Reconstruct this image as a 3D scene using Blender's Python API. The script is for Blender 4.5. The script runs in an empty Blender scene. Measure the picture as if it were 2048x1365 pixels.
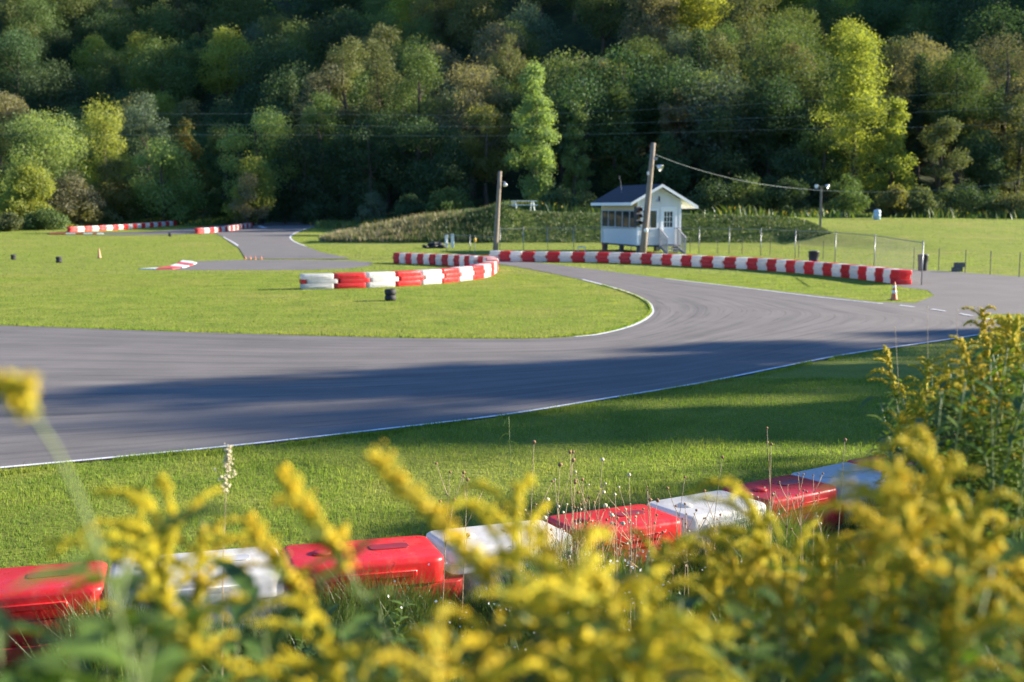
import bpy, bmesh, math, random
import numpy as np
from mathutils import Vector, Matrix

random.seed(11)
rng = np.random.default_rng(7)
SC = bpy.context.scene
COL = SC.collection
R = math.radians

# ------------------------------------------------------------------ camera geometry
F = 2300.0
CAMZ = 2.7
PITCH = math.atan((682.5 - 414) / F)
cP, sP = math.cos(PITCH), math.sin(PITCH)


def ray(px, py):
    dx, du = px - 1024.0, 682.5 - py
    return Vector((dx, F * cP + du * sP, -F * sP + du * cP))


def at(px, py, Y):
    r = ray(px, py)
    k = Y / r.y
    return Vector((r.x * k, Y, CAMZ + r.z * k))


def G(px, py, z=0.0):
    r = ray(px, py)
    k = (z - CAMZ) / r.z
    return Vector((r.x * k, r.y * k, z))


# ------------------------------------------------------------------ terrain
def sstep(t):
    t = np.clip(t, 0, 1)
    return t * t * (3 - 2 * t)


def hz(x, y):
    x = np.asarray(x, float)
    y = np.asarray(y, float)
    # bank the photographer stands on
    d = (6.9 + 0.45 * np.clip(x, -9, 9)) - y
    z = 1.1 * sstep((d - 0.1) / 5.0)
    z = z + 0.5 * sstep((d - 8) / 30.0)
    # berm / terrace behind the booth and the lawn that rises on the right
    crest = np.interp(x, [-15, -11, -7, -3, -0.6, 1.3, 4, 14, 23, 32, 60, 90], [0, .9, 1.7, 2.05, 2.75, 2.3, 2.15, 2.0, 1.8, 1.8, 1.6, 1.0])
    k = sstep((x - 19) / 8.0)
    y0 = 82.5 * (1 - k) + 62.0 * k
    w = 5.5 * (1 - k) + 40.0 * k
    z = z + crest * sstep((y - y0) / w)
    z = z + 0.9 * sstep((y - 80) / 60.0) * sstep((-8 - x) / 12.0)
    # wooded hillside
    yb = np.interp(x, [-120, -60, -35, -15, 10, 60, 130], [150, 146, 140, 122, 112, 108, 104])
    t = np.maximum(0, y - yb)
    hill = 0.40 * (t - 22 * (1 - np.exp(-t / 22)))
    hill = np.minimum(hill, 150 + 0 * hill)
    z = z + hill
    z = z + 64 * sstep((x - 125) / 90.0) * sstep((y - 185) / 45.0) * (1 - sstep((y - 262) / 60.0))  # ridge off to the right, added and shaped to shade the lower slope
    m = sstep((t) / 40)
    z = z + m * (3.0 * np.sin(x * 0.045 + 1.0) + 2.0 * np.sin(x * 0.1 + y * 0.03) + 1.5 * np.sin(y * 0.07))
    return z


def H(x, y):
    return float(hz(x, y))


def GT(px, py):
    """where the ray through (px, py) meets the terrain"""
    r = ray(px, py)
    r = r / r.y
    Y = np.arange(1.0, 220.0, 0.25)
    d = (CAMZ + r.z * Y) - hz(r.x * Y, Y)
    k = int(np.argmax(d < 0)) if (d < 0).any() else len(Y) - 1
    a_, b_ = Y[k - 1], Y[k]
    for _ in range(18):
        m_ = .5 * (a_ + b_)
        if CAMZ + r.z * m_ > H(r.x * m_, m_):
            a_ = m_
        else:
            b_ = m_
    return Vector((r.x * a_, a_, H(r.x * a_, a_)))


# ------------------------------------------------------------------ object helpers
def tag(o, label=None, cat=None, group=None, kind=None):
    if label:
        o['label'] = label
    if cat:
        o['category'] = cat
    if group:
        o['group'] = group
    if kind:
        o['kind'] = kind
    return o


def empty(name, loc=(0, 0, 0), rz=0.0):
    o = bpy.data.objects.new(name, None)
    o.location = loc
    o.rotation_euler = (0, 0, rz)
    o.empty_display_size = 0.2
    COL.objects.link(o)
    return o


def np_mesh(name, V, faces_flat, loop_counts, mats=None, mat_idx=None, smooth=False):
    me = bpy.data.meshes.new(name)
    V = np.asarray(V, np.float32)
    n = len(V)
    loop_counts = np.asarray(loop_counts, np.int32)
    faces_flat = np.asarray(faces_flat, np.int32)
    me.vertices.add(n)
    me.vertices.foreach_set('co', V.ravel())
    me.loops.add(len(faces_flat))
    me.loops.foreach_set('vertex_index', faces_flat)
    me.polygons.add(len(loop_counts))
    starts = np.concatenate(([0], np.cumsum(loop_counts)[:-1])).astype(np.int32)
    me.polygons.foreach_set('loop_start', starts)
    me.polygons.foreach_set('loop_total', loop_counts)
    if mat_idx is not None:
        me.polygons.foreach_set('material_index', np.asarray(mat_idx, np.int32))
    if smooth:
        me.polygons.foreach_set('use_smooth', np.ones(len(loop_counts), bool))
    for m in (mats or []):
        me.materials.append(m)
    me.update(calc_edges=True)
    me.validate()
    return me


def link(name, me, parent=None, loc=None):
    o = bpy.data.objects.new(name, me)
    COL.objects.link(o)
    if parent is not None:
        o.parent = parent
    if loc is not None:
        o.location = loc
    return o


class MB:
    """collects simple solids, builds one mesh object"""

    def __init__(self):
        self.v = []
        self.f = []

    def add(self, vs, fs):
        b = len(self.v)
        self.v += [tuple(p) for p in vs]
        self.f += [[b + i for i in q] for q in fs]
        return self

    def box(self, x0, x1, y0, y1, z0, z1):
        vs = [(x0, y0, z0), (x1, y0, z0), (x1, y1, z0), (x0, y1, z0), (x0, y0, z1), (x1, y0, z1), (x1, y1, z1), (x0, y1, z1)]
        return self.add(vs, [[3, 2, 1, 0], [4, 5, 6, 7], [0, 1, 5, 4], [1, 2, 6, 5], [2, 3, 7, 6], [3, 0, 4, 7]])

    def tube(self, pts, rad, n=8, cap=True):
        pts = [Vector(p) for p in pts]
        if not hasattr(rad, '__len__'):
            rad = [rad] * len(pts)
        b = len(self.v)
        up = Vector((0.13, 0.21, 1)).normalized()
        for i, p in enumerate(pts):
            t = (pts[min(i + 1, len(pts) - 1)] - pts[max(i - 1, 0)]).normalized()
            a = t.cross(up)
            if a.length < 1e-3:
                a = t.cross(Vector((1, 0, 0)))
            a.normalize()
            c = t.cross(a)
            for k in range(n):
                an = 2 * math.pi * k / n
                self.v.append(tuple(p + (a * math.cos(an) + c * math.sin(an)) * rad[i]))
        for i in range(len(pts) - 1):
            for k in range(n):
                k2 = (k + 1) % n
                self.f.append([b + i * n + k, b + i * n + k2, b + (i + 1) * n + k2, b + (i + 1) * n + k])
        if cap:
            self.f.append([b + k for k in range(n)][::-1])
            e = b + (len(pts) - 1) * n
            self.f.append([e + k for k in range(n)])
        return self

    def lathe(self, prof, n=20, c=(0, 0, 0), M=None):
        b = len(self.v)
        for r, z in prof:
            for k in range(n):
                a = 2 * math.pi * k / n
                p = Vector((r * math.cos(a), r * math.sin(a), z))
                if M is not None:
                    p = M @ p
                self.v.append(tuple(p + Vector(c)))
        for i in range(len(prof) - 1):
            for k in range(n):
                k2 = (k + 1) % n
                self.f.append([b + i * n + k, b + i * n + k2, b + (i + 1) * n + k2, b + (i + 1) * n + k])
        self.f.append([b + k for k in range(n)][::-1])
        e = b + (len(prof) - 1) * n
        self.f.append([e + k for k in range(n)])
        return self

    def quad(self, a, b_, c, d):
        return self.add([a, b_, c, d], [[0, 1, 2, 3]])

    def prism(self, outline, z0, z1):
        n = len(outline)
        b = len(self.v)
        self.v += [(x, y, z0) for x, y in outline] + [(x, y, z1) for x, y in outline]
        self.f.append([b + i for i in range(n)][::-1])
        self.f.append([b + n + i for i in range(n)])
        for i in range(n):
            j = (i + 1) % n
            self.f.append([b + i, b + j, b + n + j, b + n + i])
        return self

    def mesh(self, name, mat, bevel=0.0, smooth=False, seg=2):
        me = bpy.data.meshes.new(name)
        me.from_pydata(self.v, [], self.f)
        if bevel > 0:
            bm = bmesh.new()
            bm.from_mesh(me)
            es = [e for e in bm.edges if len(e.link_faces) == 2 and e.calc_face_angle(0) > 0.6]
            bmesh.ops.bevel(bm, geom=es, offset=bevel, segments=seg, affect='EDGES', profile=0.5, clamp_overlap=True)
            bm.to_mesh(me)
            bm.free()
        if smooth:
            for p in me.polygons:
                p.use_smooth = True
        if mat is not None:
            me.materials.append(mat)
        me.update()
        return me

    def build(self, name, mat, parent=None, bevel=0.0, smooth=False, seg=2):
        return link(name, self.mesh(name, mat, bevel, smooth, seg), parent)


def copy_tree(o, parent=None):
    c = o.copy()
    COL.objects.link(c)
    if parent is not None:
        c.parent = parent
    for ch in list(o.children):
        copy_tree(ch, c)
    return c


def pip(X, Y, poly):
    """points in polygon, vectorised"""
    inside = np.zeros(len(X), bool)
    n = len(poly)
    j = n - 1
    for i in range(n):
        xi, yi = poly[i][0], poly[i][1]
        xj, yj = poly[j][0], poly[j][1]
        c = ((yi > Y) != (yj > Y)) & (X < (xj - xi) * (Y - yi) / (yj - yi + 1e-12) + xi)
        inside ^= c
        j = i
    return inside


def catmull(pts, n):
    """n points along a smooth curve through pts, equal arc length"""
    P = np.array([list(p) for p in pts], float)
    P = np.vstack([2 * P[0] - P[1], P, 2 * P[-1] - P[-2]])
    out = []
    for i in range(1, len(P) - 2):
        for t in np.linspace(0, 1, 24, endpoint=False):
            a, b, c, d = P[i - 1], P[i], P[i + 1], P[i + 2]
            out.append(0.5 * (2 * b + (c - a) * t + (2 * a - 5 * b + 4 * c - d) * t * t + (3 * b - a - 3 * c + d) * t ** 3))
    out.append(P[-2])
    out = np.array(out)
    s = np.concatenate(([0], np.cumsum(np.linalg.norm(np.diff(out, axis=0), axis=1))))
    q = np.linspace(0, s[-1], n)
    return np.stack([np.interp(q, s, out[:, k]) for k in range(out.shape[1])], 1), s[-1]


# ------------------------------------------------------------------ materials
def nmat(name):
    m = bpy.data.materials.new(name)
    m.use_nodes = True
    nt = m.node_tree
    nt.nodes.clear()
    out = nt.nodes.new('ShaderNodeOutputMaterial')
    return m, nt, out


def ramp(nt, fac, stops):
    r = nt.nodes.new('ShaderNodeValToRGB')
    e = r.color_ramp.elements
    while len(e) < len(stops):
        e.new(0.5)
    for k, (p, c) in enumerate(stops):
        e[k].position = p
        e[k].color = (c[0], c[1], c[2], 1)
    nt.links.new(fac, r.inputs[0])
    return r.outputs[0]


def noise(nt, scale, detail=4, coord='Object', rough=0.55, vec=None, stretch=None):
    n = nt.nodes.new('ShaderNodeTexNoise')
    n.inputs['Scale'].default_value = scale
    n.inputs['Detail'].default_value = detail
    n.inputs['Roughness'].default_value = rough
    if vec is None:
        tc = nt.nodes.new('ShaderNodeTexCoord')
        vec = tc.outputs[coord]
    if stretch:
        mp = nt.nodes.new('ShaderNodeMapping')
        mp.inputs['Scale'].default_value = stretch
        nt.links.new(vec, mp.inputs[0])
        vec = mp.outputs[0]
    nt.links.new(vec, n.inputs['Vector'])
    return n.outputs['Fac']


def mixc(nt, fac, a, b, mode='MIX'):
    m = nt.nodes.new('ShaderNodeMix')
    m.data_type = 'RGBA'
    m.blend_type = mode
    for sock, v in ((0, fac), (6, a), (7, b)):
        if hasattr(v, 'is_output'):
            nt.links.new(v, m.inputs[sock])
        elif sock == 0:
            m.inputs[0].default_value = v
        else:
            m.inputs[sock].default_value = (v[0], v[1], v[2], 1)
    return m.outputs[2]


def bump(nt, height, strength=0.3, dist=0.02):
    b = nt.nodes.new('ShaderNodeBump')
    b.inputs['Strength'].default_value = strength
    b.inputs['Distance'].default_value = dist
    nt.links.new(height, b.inputs['Height'])
    return b.outputs[0]


def principled(nt, out, col, rough=0.6, metal=0.0, normal=None, spec=0.5):
    p = nt.nodes.new('ShaderNodeBsdfPrincipled')
    if hasattr(col, 'is_output'):
        nt.links.new(col, p.inputs['Base Color'])
    else:
        p.inputs['Base Color'].default_value = (*col, 1)
    if hasattr(rough, 'is_output'):
        nt.links.new(rough, p.inputs['Roughness'])
    else:
        p.inputs['Roughness'].default_value = rough
    p.inputs['Metallic'].default_value = metal
    p.inputs['Specular IOR Level'].default_value = spec
    if normal is not None:
        nt.links.new(normal, p.inputs['Normal'])
    nt.links.new(p.outputs[0], out.inputs['Surface'])
    return p


def simple(name, col, rough=0.6, metal=0.0, var=0.25, scale=6.0, bmp=0.1, spec=0.5, stretch=None):
    m, nt, out = nmat(name)
    f = noise(nt, scale, 5, stretch=stretch)
    a = tuple(c * (1 - var) for c in col)
    b = tuple(min(1, c * (1 + var)) for c in col)
    c = ramp(nt, f, [(0.3, a), (0.7, b)])
    principled(nt, out, c, rough, metal, bump(nt, f, bmp, 0.01), spec)
    return m


def leafmat(name, cols, trans=0.35, objvar=0.25, gloss=0.08, rough=0.45, tcol=None):
    """cols: list of colours picked at random per leaf; a little of the light goes through"""
    m, nt, out = nmat(name)
    g = nt.nodes.new('ShaderNodeNewGeometry')
    n = len(cols)
    c = ramp(nt, g.outputs['Random Per Island'], [(i / max(1, n - 1), cols[i]) for i in range(n)])
    oi = nt.nodes.new('ShaderNodeObjectInfo')
    hs = nt.nodes.new('ShaderNodeHueSaturation')
    mr = nt.nodes.new('ShaderNodeMapRange')
    mr.inputs[3].default_value = 1 - objvar
    mr.inputs[4].default_value = 1 + objvar
    nt.links.new(oi.outputs['Random'], mr.inputs[0])
    nt.links.new(mr.outputs[0], hs.inputs['Value'])
    wn = nt.nodes.new('ShaderNodeTexWhiteNoise')
    wn.noise_dimensions = '1D'
    nt.links.new(oi.outputs['Random'], wn.inputs['W'])
    mr2 = nt.nodes.new('ShaderNodeMapRange')
    mr2.inputs[3].default_value = 0.5 - objvar * 0.10
    mr2.inputs[4].default_value = 0.5 + objvar * 0.06
    nt.links.new(wn.outputs[0], mr2.inputs[0])
    nt.links.new(mr2.outputs[0], hs.inputs['Hue'])
    nt.links.new(c, hs.inputs['Color'])
    c = hs.outputs[0]
    d = nt.nodes.new('ShaderNodeBsdfDiffuse')
    t = nt.nodes.new('ShaderNodeBsdfTranslucent')
    nt.links.new(c, d.inputs[0])
    tc = mixc(nt, 1.0, c, tcol or (1.25, 1.25, 0.6), 'MULTIPLY')
    nt.links.new(tc, t.inputs[0])
    s = nt.nodes.new('ShaderNodeMixShader')
    s.inputs[0].default_value = trans
    nt.links.new(d.outputs[0], s.inputs[1])
    nt.links.new(t.outputs[0], s.inputs[2])
    gl = nt.nodes.new('ShaderNodeBsdfGlossy')
    gl.inputs['Roughness'].default_value = rough
    gl.inputs[0].default_value = (0.9, 0.95, 1, 1)
    s2 = nt.nodes.new('ShaderNodeMixShader')
    s2.inputs[0].default_value = gloss
    nt.links.new(s.outputs[0], s2.inputs[1])
    nt.links.new(gl.outputs[0], s2.inputs[2])
    nt.links.new(s2.outputs[0], out.inputs['Surface'])
    return m


def plastic(name, col, rough=0.34, trans=0.35, dirt=(0.25, 0.22, 0.16)):
    m, nt, out = nmat(name)
    f = noise(nt, 5.0, 6)
    oi = nt.nodes.new('ShaderNodeObjectInfo')
    c = mixc(nt, ramp(nt, noise(nt, 7.0, 8, rough=.7, stretch=(1, 1, .45)), [(0.5, (0, 0, 0)), (0.78, (0.42, 0.42, 0.42))]), col, dirt)
    c = mixc(nt, ramp(nt, noise(nt, 2.6, 7, rough=.72, stretch=(1, 1, 5)), [(0.58, (0, 0, 0)), (0.70, (0.5, 0.5, 0.5))]), c, (.10, .09, .085))
    hs = nt.nodes.new('ShaderNodeHueSaturation')
    mr = nt.nodes.new('ShaderNodeMapRange')
    mr.inputs[3].default_value = 0.85
    mr.inputs[4].default_value = 1.08
    nt.links.new(oi.outputs['Random'], mr.inputs[0])
    nt.links.new(mr.outputs[0], hs.inputs['Value'])
    nt.links.new(c, hs.inputs['Color'])
    c = hs.outputs[0]
    p = nt.nodes.new('ShaderNodeBsdfPrincipled')
    nt.links.new(c, p.inputs['Base Color'])
    rr = ramp(nt, noise(nt, 14, 5), [(0.3, (rough - .08,) * 3), (0.75, (rough + .2,) * 3)])
    nt.links.new(rr, p.inputs['Roughness'])
    nt.links.new(bump(nt, noise(nt, 3.5, 5), 0.5, 0.02), p.inputs['Normal'])
    t = nt.nodes.new('ShaderNodeBsdfTranslucent')
    nt.links.new(c, t.inputs[0])
    s = nt.nodes.new('ShaderNodeMixShader')
    s.inputs[0].default_value = trans
    nt.links.new(p.outputs[0], s.inputs[1])
    nt.links.new(t.outputs[0], s.inputs[2])
    nt.links.new(s.outputs[0], out.inputs['Surface'])
    return m


M_red = plastic('red_plastic', (0.72, 0.032, 0.034), 0.3, 0.36)
M_white = plastic('white_plastic', (0.80, 0.79, 0.76), 0.36, 0.52)
M_wood = simple('weathered_wood', (0.21, 0.175, 0.135), 0.85, 0, 0.35, 9, 0.4, 0.2, (6, 6, 0.6))
M_post = simple('galvanised_steel', (0.24, 0.25, 0.26), 0.45, 0.7, 0.12, 8)
M_wire = simple('fence_wire', (0.065, 0.07, 0.07), 0.6, 0.3, 0.1, 8)
M_dark = simple('black_rubber', (0.018, 0.018, 0.02), 0.75, 0, 0.3, 20)
M_bin = simple('dark_plastic', (0.025, 0.026, 0.03), 0.5, 0, 0.2, 8)
M_cable = simple('cable_black', (0.05, 0.055, 0.06), 0.6, 0, 0.1, 3)
M_power = simple('aluminium_cable', (0.20, 0.23, 0.23), 0.5, 0.3, 0.1, 3)
M_paint = simple('white_line_paint', (0.56, 0.57, 0.58), 0.7, 0, 0.22, 7, 0.05)
M_curbred = simple('red_kerb_paint', (0.42, 0.04, 0.04), 0.7, 0, 0.25, 5, 0.05)
M_cone = simple('orange_cone', (0.62, 0.16, 0.05), 0.55, 0, 0.3, 9)
M_conefade = simple('faded_cone', (0.42, 0.24, 0.12), 0.65, 0, 0.3, 9)
M_conew = simple('cone_band', (0.75, 0.74, 0.72), 0.5, 0, 0.1, 9)
M_trim = simple('white_trim', (0.78, 0.78, 0.77), 0.55, 0, 0.06, 5)
M_glass = simple('window_glass', (0.03, 0.035, 0.04), 0.06, 0, 0.1, 2, 0.02, 0.8)
M_lampmetal = simple('lamp_metal', (0.55, 0.58, 0.60), 0.35, 0.6, 0.1, 8)
M_bulb = simple('lamp_glass', (0.85, 0.86, 0.88), 0.12, 0, 0.05, 8)
M_table = simple('pale_table_paint', (0.60, 0.66, 0.66), 0.6, 0, 0.12, 8)
M_blue = simple('pale_blue_barrel', (0.33, 0.46, 0.55), 0.45, 0, 0.12, 6)
M_block = simple('concrete_block', (0.10, 0.10, 0.10), 0.9, 0, 0.3, 12)
M_grey = simple('grey_lumber', (0.27, 0.27, 0.28), 0.8, 0, 0.25, 9)
M_yellow = simple('yellow_tape', (0.7, 0.42, 0.03), 0.6, 0, 0.15, 9)
M_rust = simple('red_steel', (0.36, 0.07, 0.04), 0.5, 0, 0.2, 9)
M_bark = simple('bark', (0.075, 0.06, 0.045), 0.9, 0, 0.35, 6, 0.5, 0.2)
M_barkpale = simple('pale_bark', (0.22, 0.20, 0.17), 0.9, 0, 0.35, 6, 0.5, 0.2)


def siding(name, col):
    m, nt, out = nmat(name)
    tc = nt.nodes.new('ShaderNodeTexCoord')
    sx = nt.nodes.new('ShaderNodeSeparateXYZ')
    nt.links.new(tc.outputs['Object'], sx.inputs[0])
    mul = nt.nodes.new('ShaderNodeMath')
    mul.operation = 'MULTIPLY'
    mul.inputs[1].default_value = 1 / 0.115
    nt.links.new(sx.outputs[2], mul.inputs[0])
    fr = nt.nodes.new('ShaderNodeMath')
    fr.operation = 'FRACT'
    nt.links.new(mul.outputs[0], fr.inputs[0])
    f = noise(nt, 3, 4)
    c = ramp(nt, f, [(0.3, tuple(v * .9 for v in col)), (0.7, col)])
    gap = ramp(nt, fr.outputs[0], [(0.0, (0.25, 0.25, 0.28)), (0.16, (1, 1, 1))])
    c = mixc(nt, 1.0, c, gap, 'MULTIPLY')
    principled(nt, out, c, 0.5, 0, bump(nt, fr.outputs[0], 0.8, 0.02))
    return m


M_siding = siding('white_clapboard', (0.72, 0.72, 0.73))
M_tan = simple('tan_board', (0.55, 0.45, 0.32), 0.7, 0, 0.08, 5)


def shingle():
    m, nt, out = nmat('dark_shingles')
    b = nt.nodes.new('ShaderNodeTexBrick')
    b.inputs['Scale'].default_value = 5
    b.inputs['Color1'].default_value = (0.018, 0.019, 0.026, 1)
    b.inputs['Color2'].default_value = (0.032, 0.033, 0.042, 1)
    b.inputs['Mortar'].default_value = (0.008, 0.008, 0.01, 1)
    b.inputs['Mortar Size'].default_value = 0.012
    tc = nt.nodes.new('ShaderNodeTexCoord')
    nt.links.new(tc.outputs['Object'], b.inputs['Vector'])
    principled(nt, out, b.outputs['Color'], 0.85, 0, bump(nt, noise(nt, 60, 3), 0.3, 0.005))
    return m


M_shingle = shingle()


def grass_ground():
    m, nt, out = nmat('lawn')
    tc = nt.nodes.new('ShaderNodeTexCoord')
    v = tc.outputs['Object']
    big = noise(nt, 0.16, 4, vec=v)
    mid = noise(nt, 1.1, 5, vec=v)
    fine = noise(nt, 22, 6, vec=v, rough=0.7)
    row = noise(nt, 1.0, 3, vec=v, stretch=(0.12, 1.1, 1))
    c = ramp(nt, mid, [(0.28, (0.13, 0.165, 0.026)), (0.5, (0.18, 0.215, 0.034)), (0.72, (0.235, 0.25, 0.048))])
    c = mixc(nt, ramp(nt, big, [(0.5, (0, 0, 0)), (0.72, (0.5, 0.5, 0.5))]), c, (0.28, 0.24, 0.085))
    c = mixc(nt, ramp(nt, row, [(0.35, (0, 0, 0)), (0.7, (0.5, 0.5, 0.5))]), c, (0.145, 0.185, 0.028))
    c = mixc(nt, 0.75, c, ramp(nt, fine, [(0.25, (0.35, 0.38, 0.3)), (0.7, (1.35, 1.35, 1.2))]), 'MULTIPLY')
    principled(nt, out, c, 0.9, 0, bump(nt, fine, 0.9, 0.06), 0.15)
    return m


def floor_ground():
    m, nt, out = nmat('forest_floor')
    f = noise(nt, 0.5, 6)
    c = ramp(nt, f, [(0.3, (0.012, 0.02, 0.008)), (0.7, (0.035, 0.05, 0.016))])
    principled(nt, out, c, 0.95, 0, bump(nt, f, 0.8, 0.4), 0.1)
    return m


M_lawn = grass_ground()
M_floor = floor_ground()


def asphalt(name, streaks=True, tint=(1, 1, 1)):
    m, nt, out = nmat(name)
    tc = nt.nodes.new('ShaderNodeTexCoord')
    o = tc.outputs['Object']
    grain = noise(nt, 130, 4, vec=o, rough=0.7)
    blot = noise(nt, 0.7, 5, vec=o)
    c = ramp(nt, blot, [(0.3, (0.118, 0.109, 0.101)), (0.7, (0.148, 0.136, 0.126))])
    c = mixc(nt, 0.5, c, ramp(nt, grain, [(0.3, (0.6, 0.6, 0.6)), (0.7, (1.35, 1.35, 1.35))]), 'MULTIPLY')
    if streaks:
        uv = tc.outputs['UV']
        s1 = noise(nt, 1.0, 5, vec=uv, stretch=(0.10, 2.6, 1), rough=0.6)
        s2 = noise(nt, 1.0, 3, vec=uv, stretch=(0.22, 9.0, 1), rough=0.5)
        s3 = noise(nt, 1.0, 2, vec=uv, stretch=(0.35, 16.0, 1), rough=0.5)
        c = mixc(nt, 1.0, c, ramp(nt, s1, [(0.32, (0.76, 0.76, 0.78)), (0.62, (1.12, 1.11, 1.10))]), 'MULTIPLY')
        c = mixc(nt, 1.0, c, ramp(nt, s2, [(0.28, (0.62, 0.62, 0.64)), (0.45, (1, 1, 1))]), 'MULTIPLY')
        c = mixc(nt, 1.0, c, ramp(nt, s3, [(0.30, (0.66, 0.66, 0.68)), (0.37, (1, 1, 1))]), 'MULTIPLY')
    c = mixc(nt, 1.0, c, tint, 'MULTIPLY')
    principled(nt, out, c, 0.82, 0, bump(nt, grain, 0.35, 0.006), 0.3)
    return m


M_asphalt = asphalt('worn_asphalt')
M_asphalt2 = asphalt('plain_asphalt', False)



def blade_mat():
    m, nt, out = nmat('lawn_blades')
    g = nt.nodes.new('ShaderNodeNewGeometry')
    v = g.outputs['Position']
    big = noise(nt, 0.16, 4, vec=v)
    mid = noise(nt, 1.1, 5, vec=v)
    row = noise(nt, 1.0, 3, vec=v, stretch=(0.12, 1.1, 1))
    c = ramp(nt, mid, [(0.26, (0.105, 0.178, 0.032)), (0.5, (0.185, 0.25, 0.048)), (0.74, (0.275, 0.30, 0.070))])
    c = mixc(nt, ramp(nt, big, [(0.48, (0, 0, 0)), (0.68, (0.65, 0.65, 0.65))]), c, (0.31, 0.26, 0.10))
    c = mixc(nt, ramp(nt, row, [(0.35, (0, 0, 0)), (0.7, (0.5, 0.5, 0.5))]), c, (0.13, 0.20, 0.038))
    c = mixc(nt, 1.0, c, ramp(nt, g.outputs['Random Per Island'], [(0, (.72, .75, .7)), (.8, (1.05, 1.05, 1)), (1, (1.5, 1.35, 1.6))]), 'MULTIPLY')
    d = nt.nodes.new('ShaderNodeBsdfDiffuse')
    t = nt.nodes.new('ShaderNodeBsdfTranslucent')
    nt.links.new(c, d.inputs[0])
    nt.links.new(mixc(nt, 1.0, c, (1.35, 1.4, .7), 'MULTIPLY'), t.inputs[0])
    s_ = nt.nodes.new('ShaderNodeMixShader')
    s_.inputs[0].default_value = .48
    nt.links.new(d.outputs[0], s_.inputs[1])
    nt.links.new(t.outputs[0], s_.inputs[2])
    nt.links.new(s_.outputs[0], out.inputs['Surface'])
    return m


M_blade = blade_mat()
M_tallgrass = leafmat('rough_grass', [(0.04, 0.085, 0.012), (0.07, 0.125, 0.02), (0.10, 0.15, 0.025), (0.17, 0.18, 0.05)], 0.35, 0.0, 0.03)
M_bermgrass_shaded = leafmat('berm_grass_shaded', [(0.022, 0.050, 0.014), (0.04, 0.075, 0.018), (0.06, 0.10, 0.022), (0.11, 0.12, 0.05)], 0.25, 0.0, 0.02)  # rough grass colours darkened to carry the shade on the berm face
M_drygrass = leafmat('dry_grass', [(0.10, 0.13, 0.035), (0.16, 0.17, 0.06), (0.28, 0.24, 0.14), (0.36, 0.26, 0.19)], 0.3, 0.0, 0.02)
M_yellowweed = leafmat('yellow_weed', [(0.40, 0.28, 0.012), (0.55, 0.38, 0.015), (0.30, 0.24, 0.02)], 0.3, 0.0, 0.02)
M_bloom = leafmat('goldenrod_bloom', [(0.40, 0.40, 0.022), (0.66, 0.55, 0.022), (0.78, 0.60, 0.018), (0.32, 0.38, 0.04)], 0.35, 0.12, 0.02, tcol=(1.1, 1.05, 0.5))
M_gleaf = leafmat('goldenrod_leaf', [(0.065, 0.125, 0.022), (0.11, 0.18, 0.030), (0.17, 0.24, 0.048)], 0.45, 0.15, 0.035)
M_gstem = simple('goldenrod_stem', (0.14, 0.18, 0.05), 0.6, 0, 0.2, 30)
M_drystem = simple('dry_stem', (0.34, 0.25, 0.15), 0.8, 0, 0.25, 30)
M_seed = simple('seed_head', (0.24, 0.13, 0.06), 0.9, 0, 0.4, 60)
M_palehead = simple('pale_seed_head', (0.52, 0.46, 0.30), 0.9, 0, 0.3, 60)
M_aster = leafmat('white_petals', [(0.7, 0.7, 0.66), (0.8, 0.8, 0.78)], 0.25, 0.0, 0.02, tcol=(1, 1, 1))

# ------------------------------------------------------------------ ground sheet
def grid_axis(segs):
    out = []
    for a, b, s in segs:
        out += list(np.arange(a, b, s))
    out.append(segs[-1][1])
    return np.array(out)


gx = grid_axis([(-900, -200, 35), (-200, -60, 6), (-60, -12, 1.5), (-12, 12, 0.6), (12, 60, 1.5), (60, 200, 6), (200, 900, 35)])
gy = grid_axis([(-300, -20, 28), (-20, 0, 2), (0, 12, 0.4), (12, 60, 3), (60, 78, 1.5), (78, 92, 0.6), (92, 150, 2), (150, 420, 6), (420, 1000, 40)])
XX, YY = np.meshgrid(gx, gy)
ZZ = hz(XX, YY)
nx, ny = len(gx), len(gy)
V = np.stack([XX.ravel(), YY.ravel(), ZZ.ravel()], 1)
ii, jj = np.meshgrid(np.arange(nx - 1), np.arange(ny - 1))
a = (jj * nx + ii).ravel()
faces = np.stack([a, a + 1, a + nx + 1, a + nx], 1)
cx = V[faces].mean(1)
yb = np.interp(cx[:, 0], [-120, -60, -35, -15, 10, 60, 130], [150, 146, 140, 122, 112, 108, 104])
mi = (cx[:, 1] > yb - 4).astype(int)
me = np_mesh('ground', V, faces.ravel(), np.full(len(faces), 4), [M_lawn, M_floor], mi, True)
tag(link('ground', me), kind='structure')

# ------------------------------------------------------------------ track
inner_px = [(-260, 646), (0, 652), (300, 663), (560, 671), (800, 677), (1000, 679), (1110, 677), (1200, 669), (1262, 653), (1296, 635), (1303, 620), (1288, 602), (1240, 582), (1160, 560), (1080, 543), (1010, 531), (960, 526)]
outer_px = [(-260, 966), (0, 941), (250, 918), (500, 893), (760, 864), (1000, 835), (1200, 803), (1400, 770), (1560, 738), (1700, 711), (1850, 689), (1990, 666), (2010, 648), (1920, 634), (1765, 607), (1500, 577), (1300, 554), (1100, 529), (990, 521)]
NT = 150
# match the two edges: sample each as a smooth curve with the same fraction along
In, _ = catmull([G(*p) for p in inner_px], NT)
On, _ = catmull([G(*p) for p in outer_px], NT)


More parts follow.
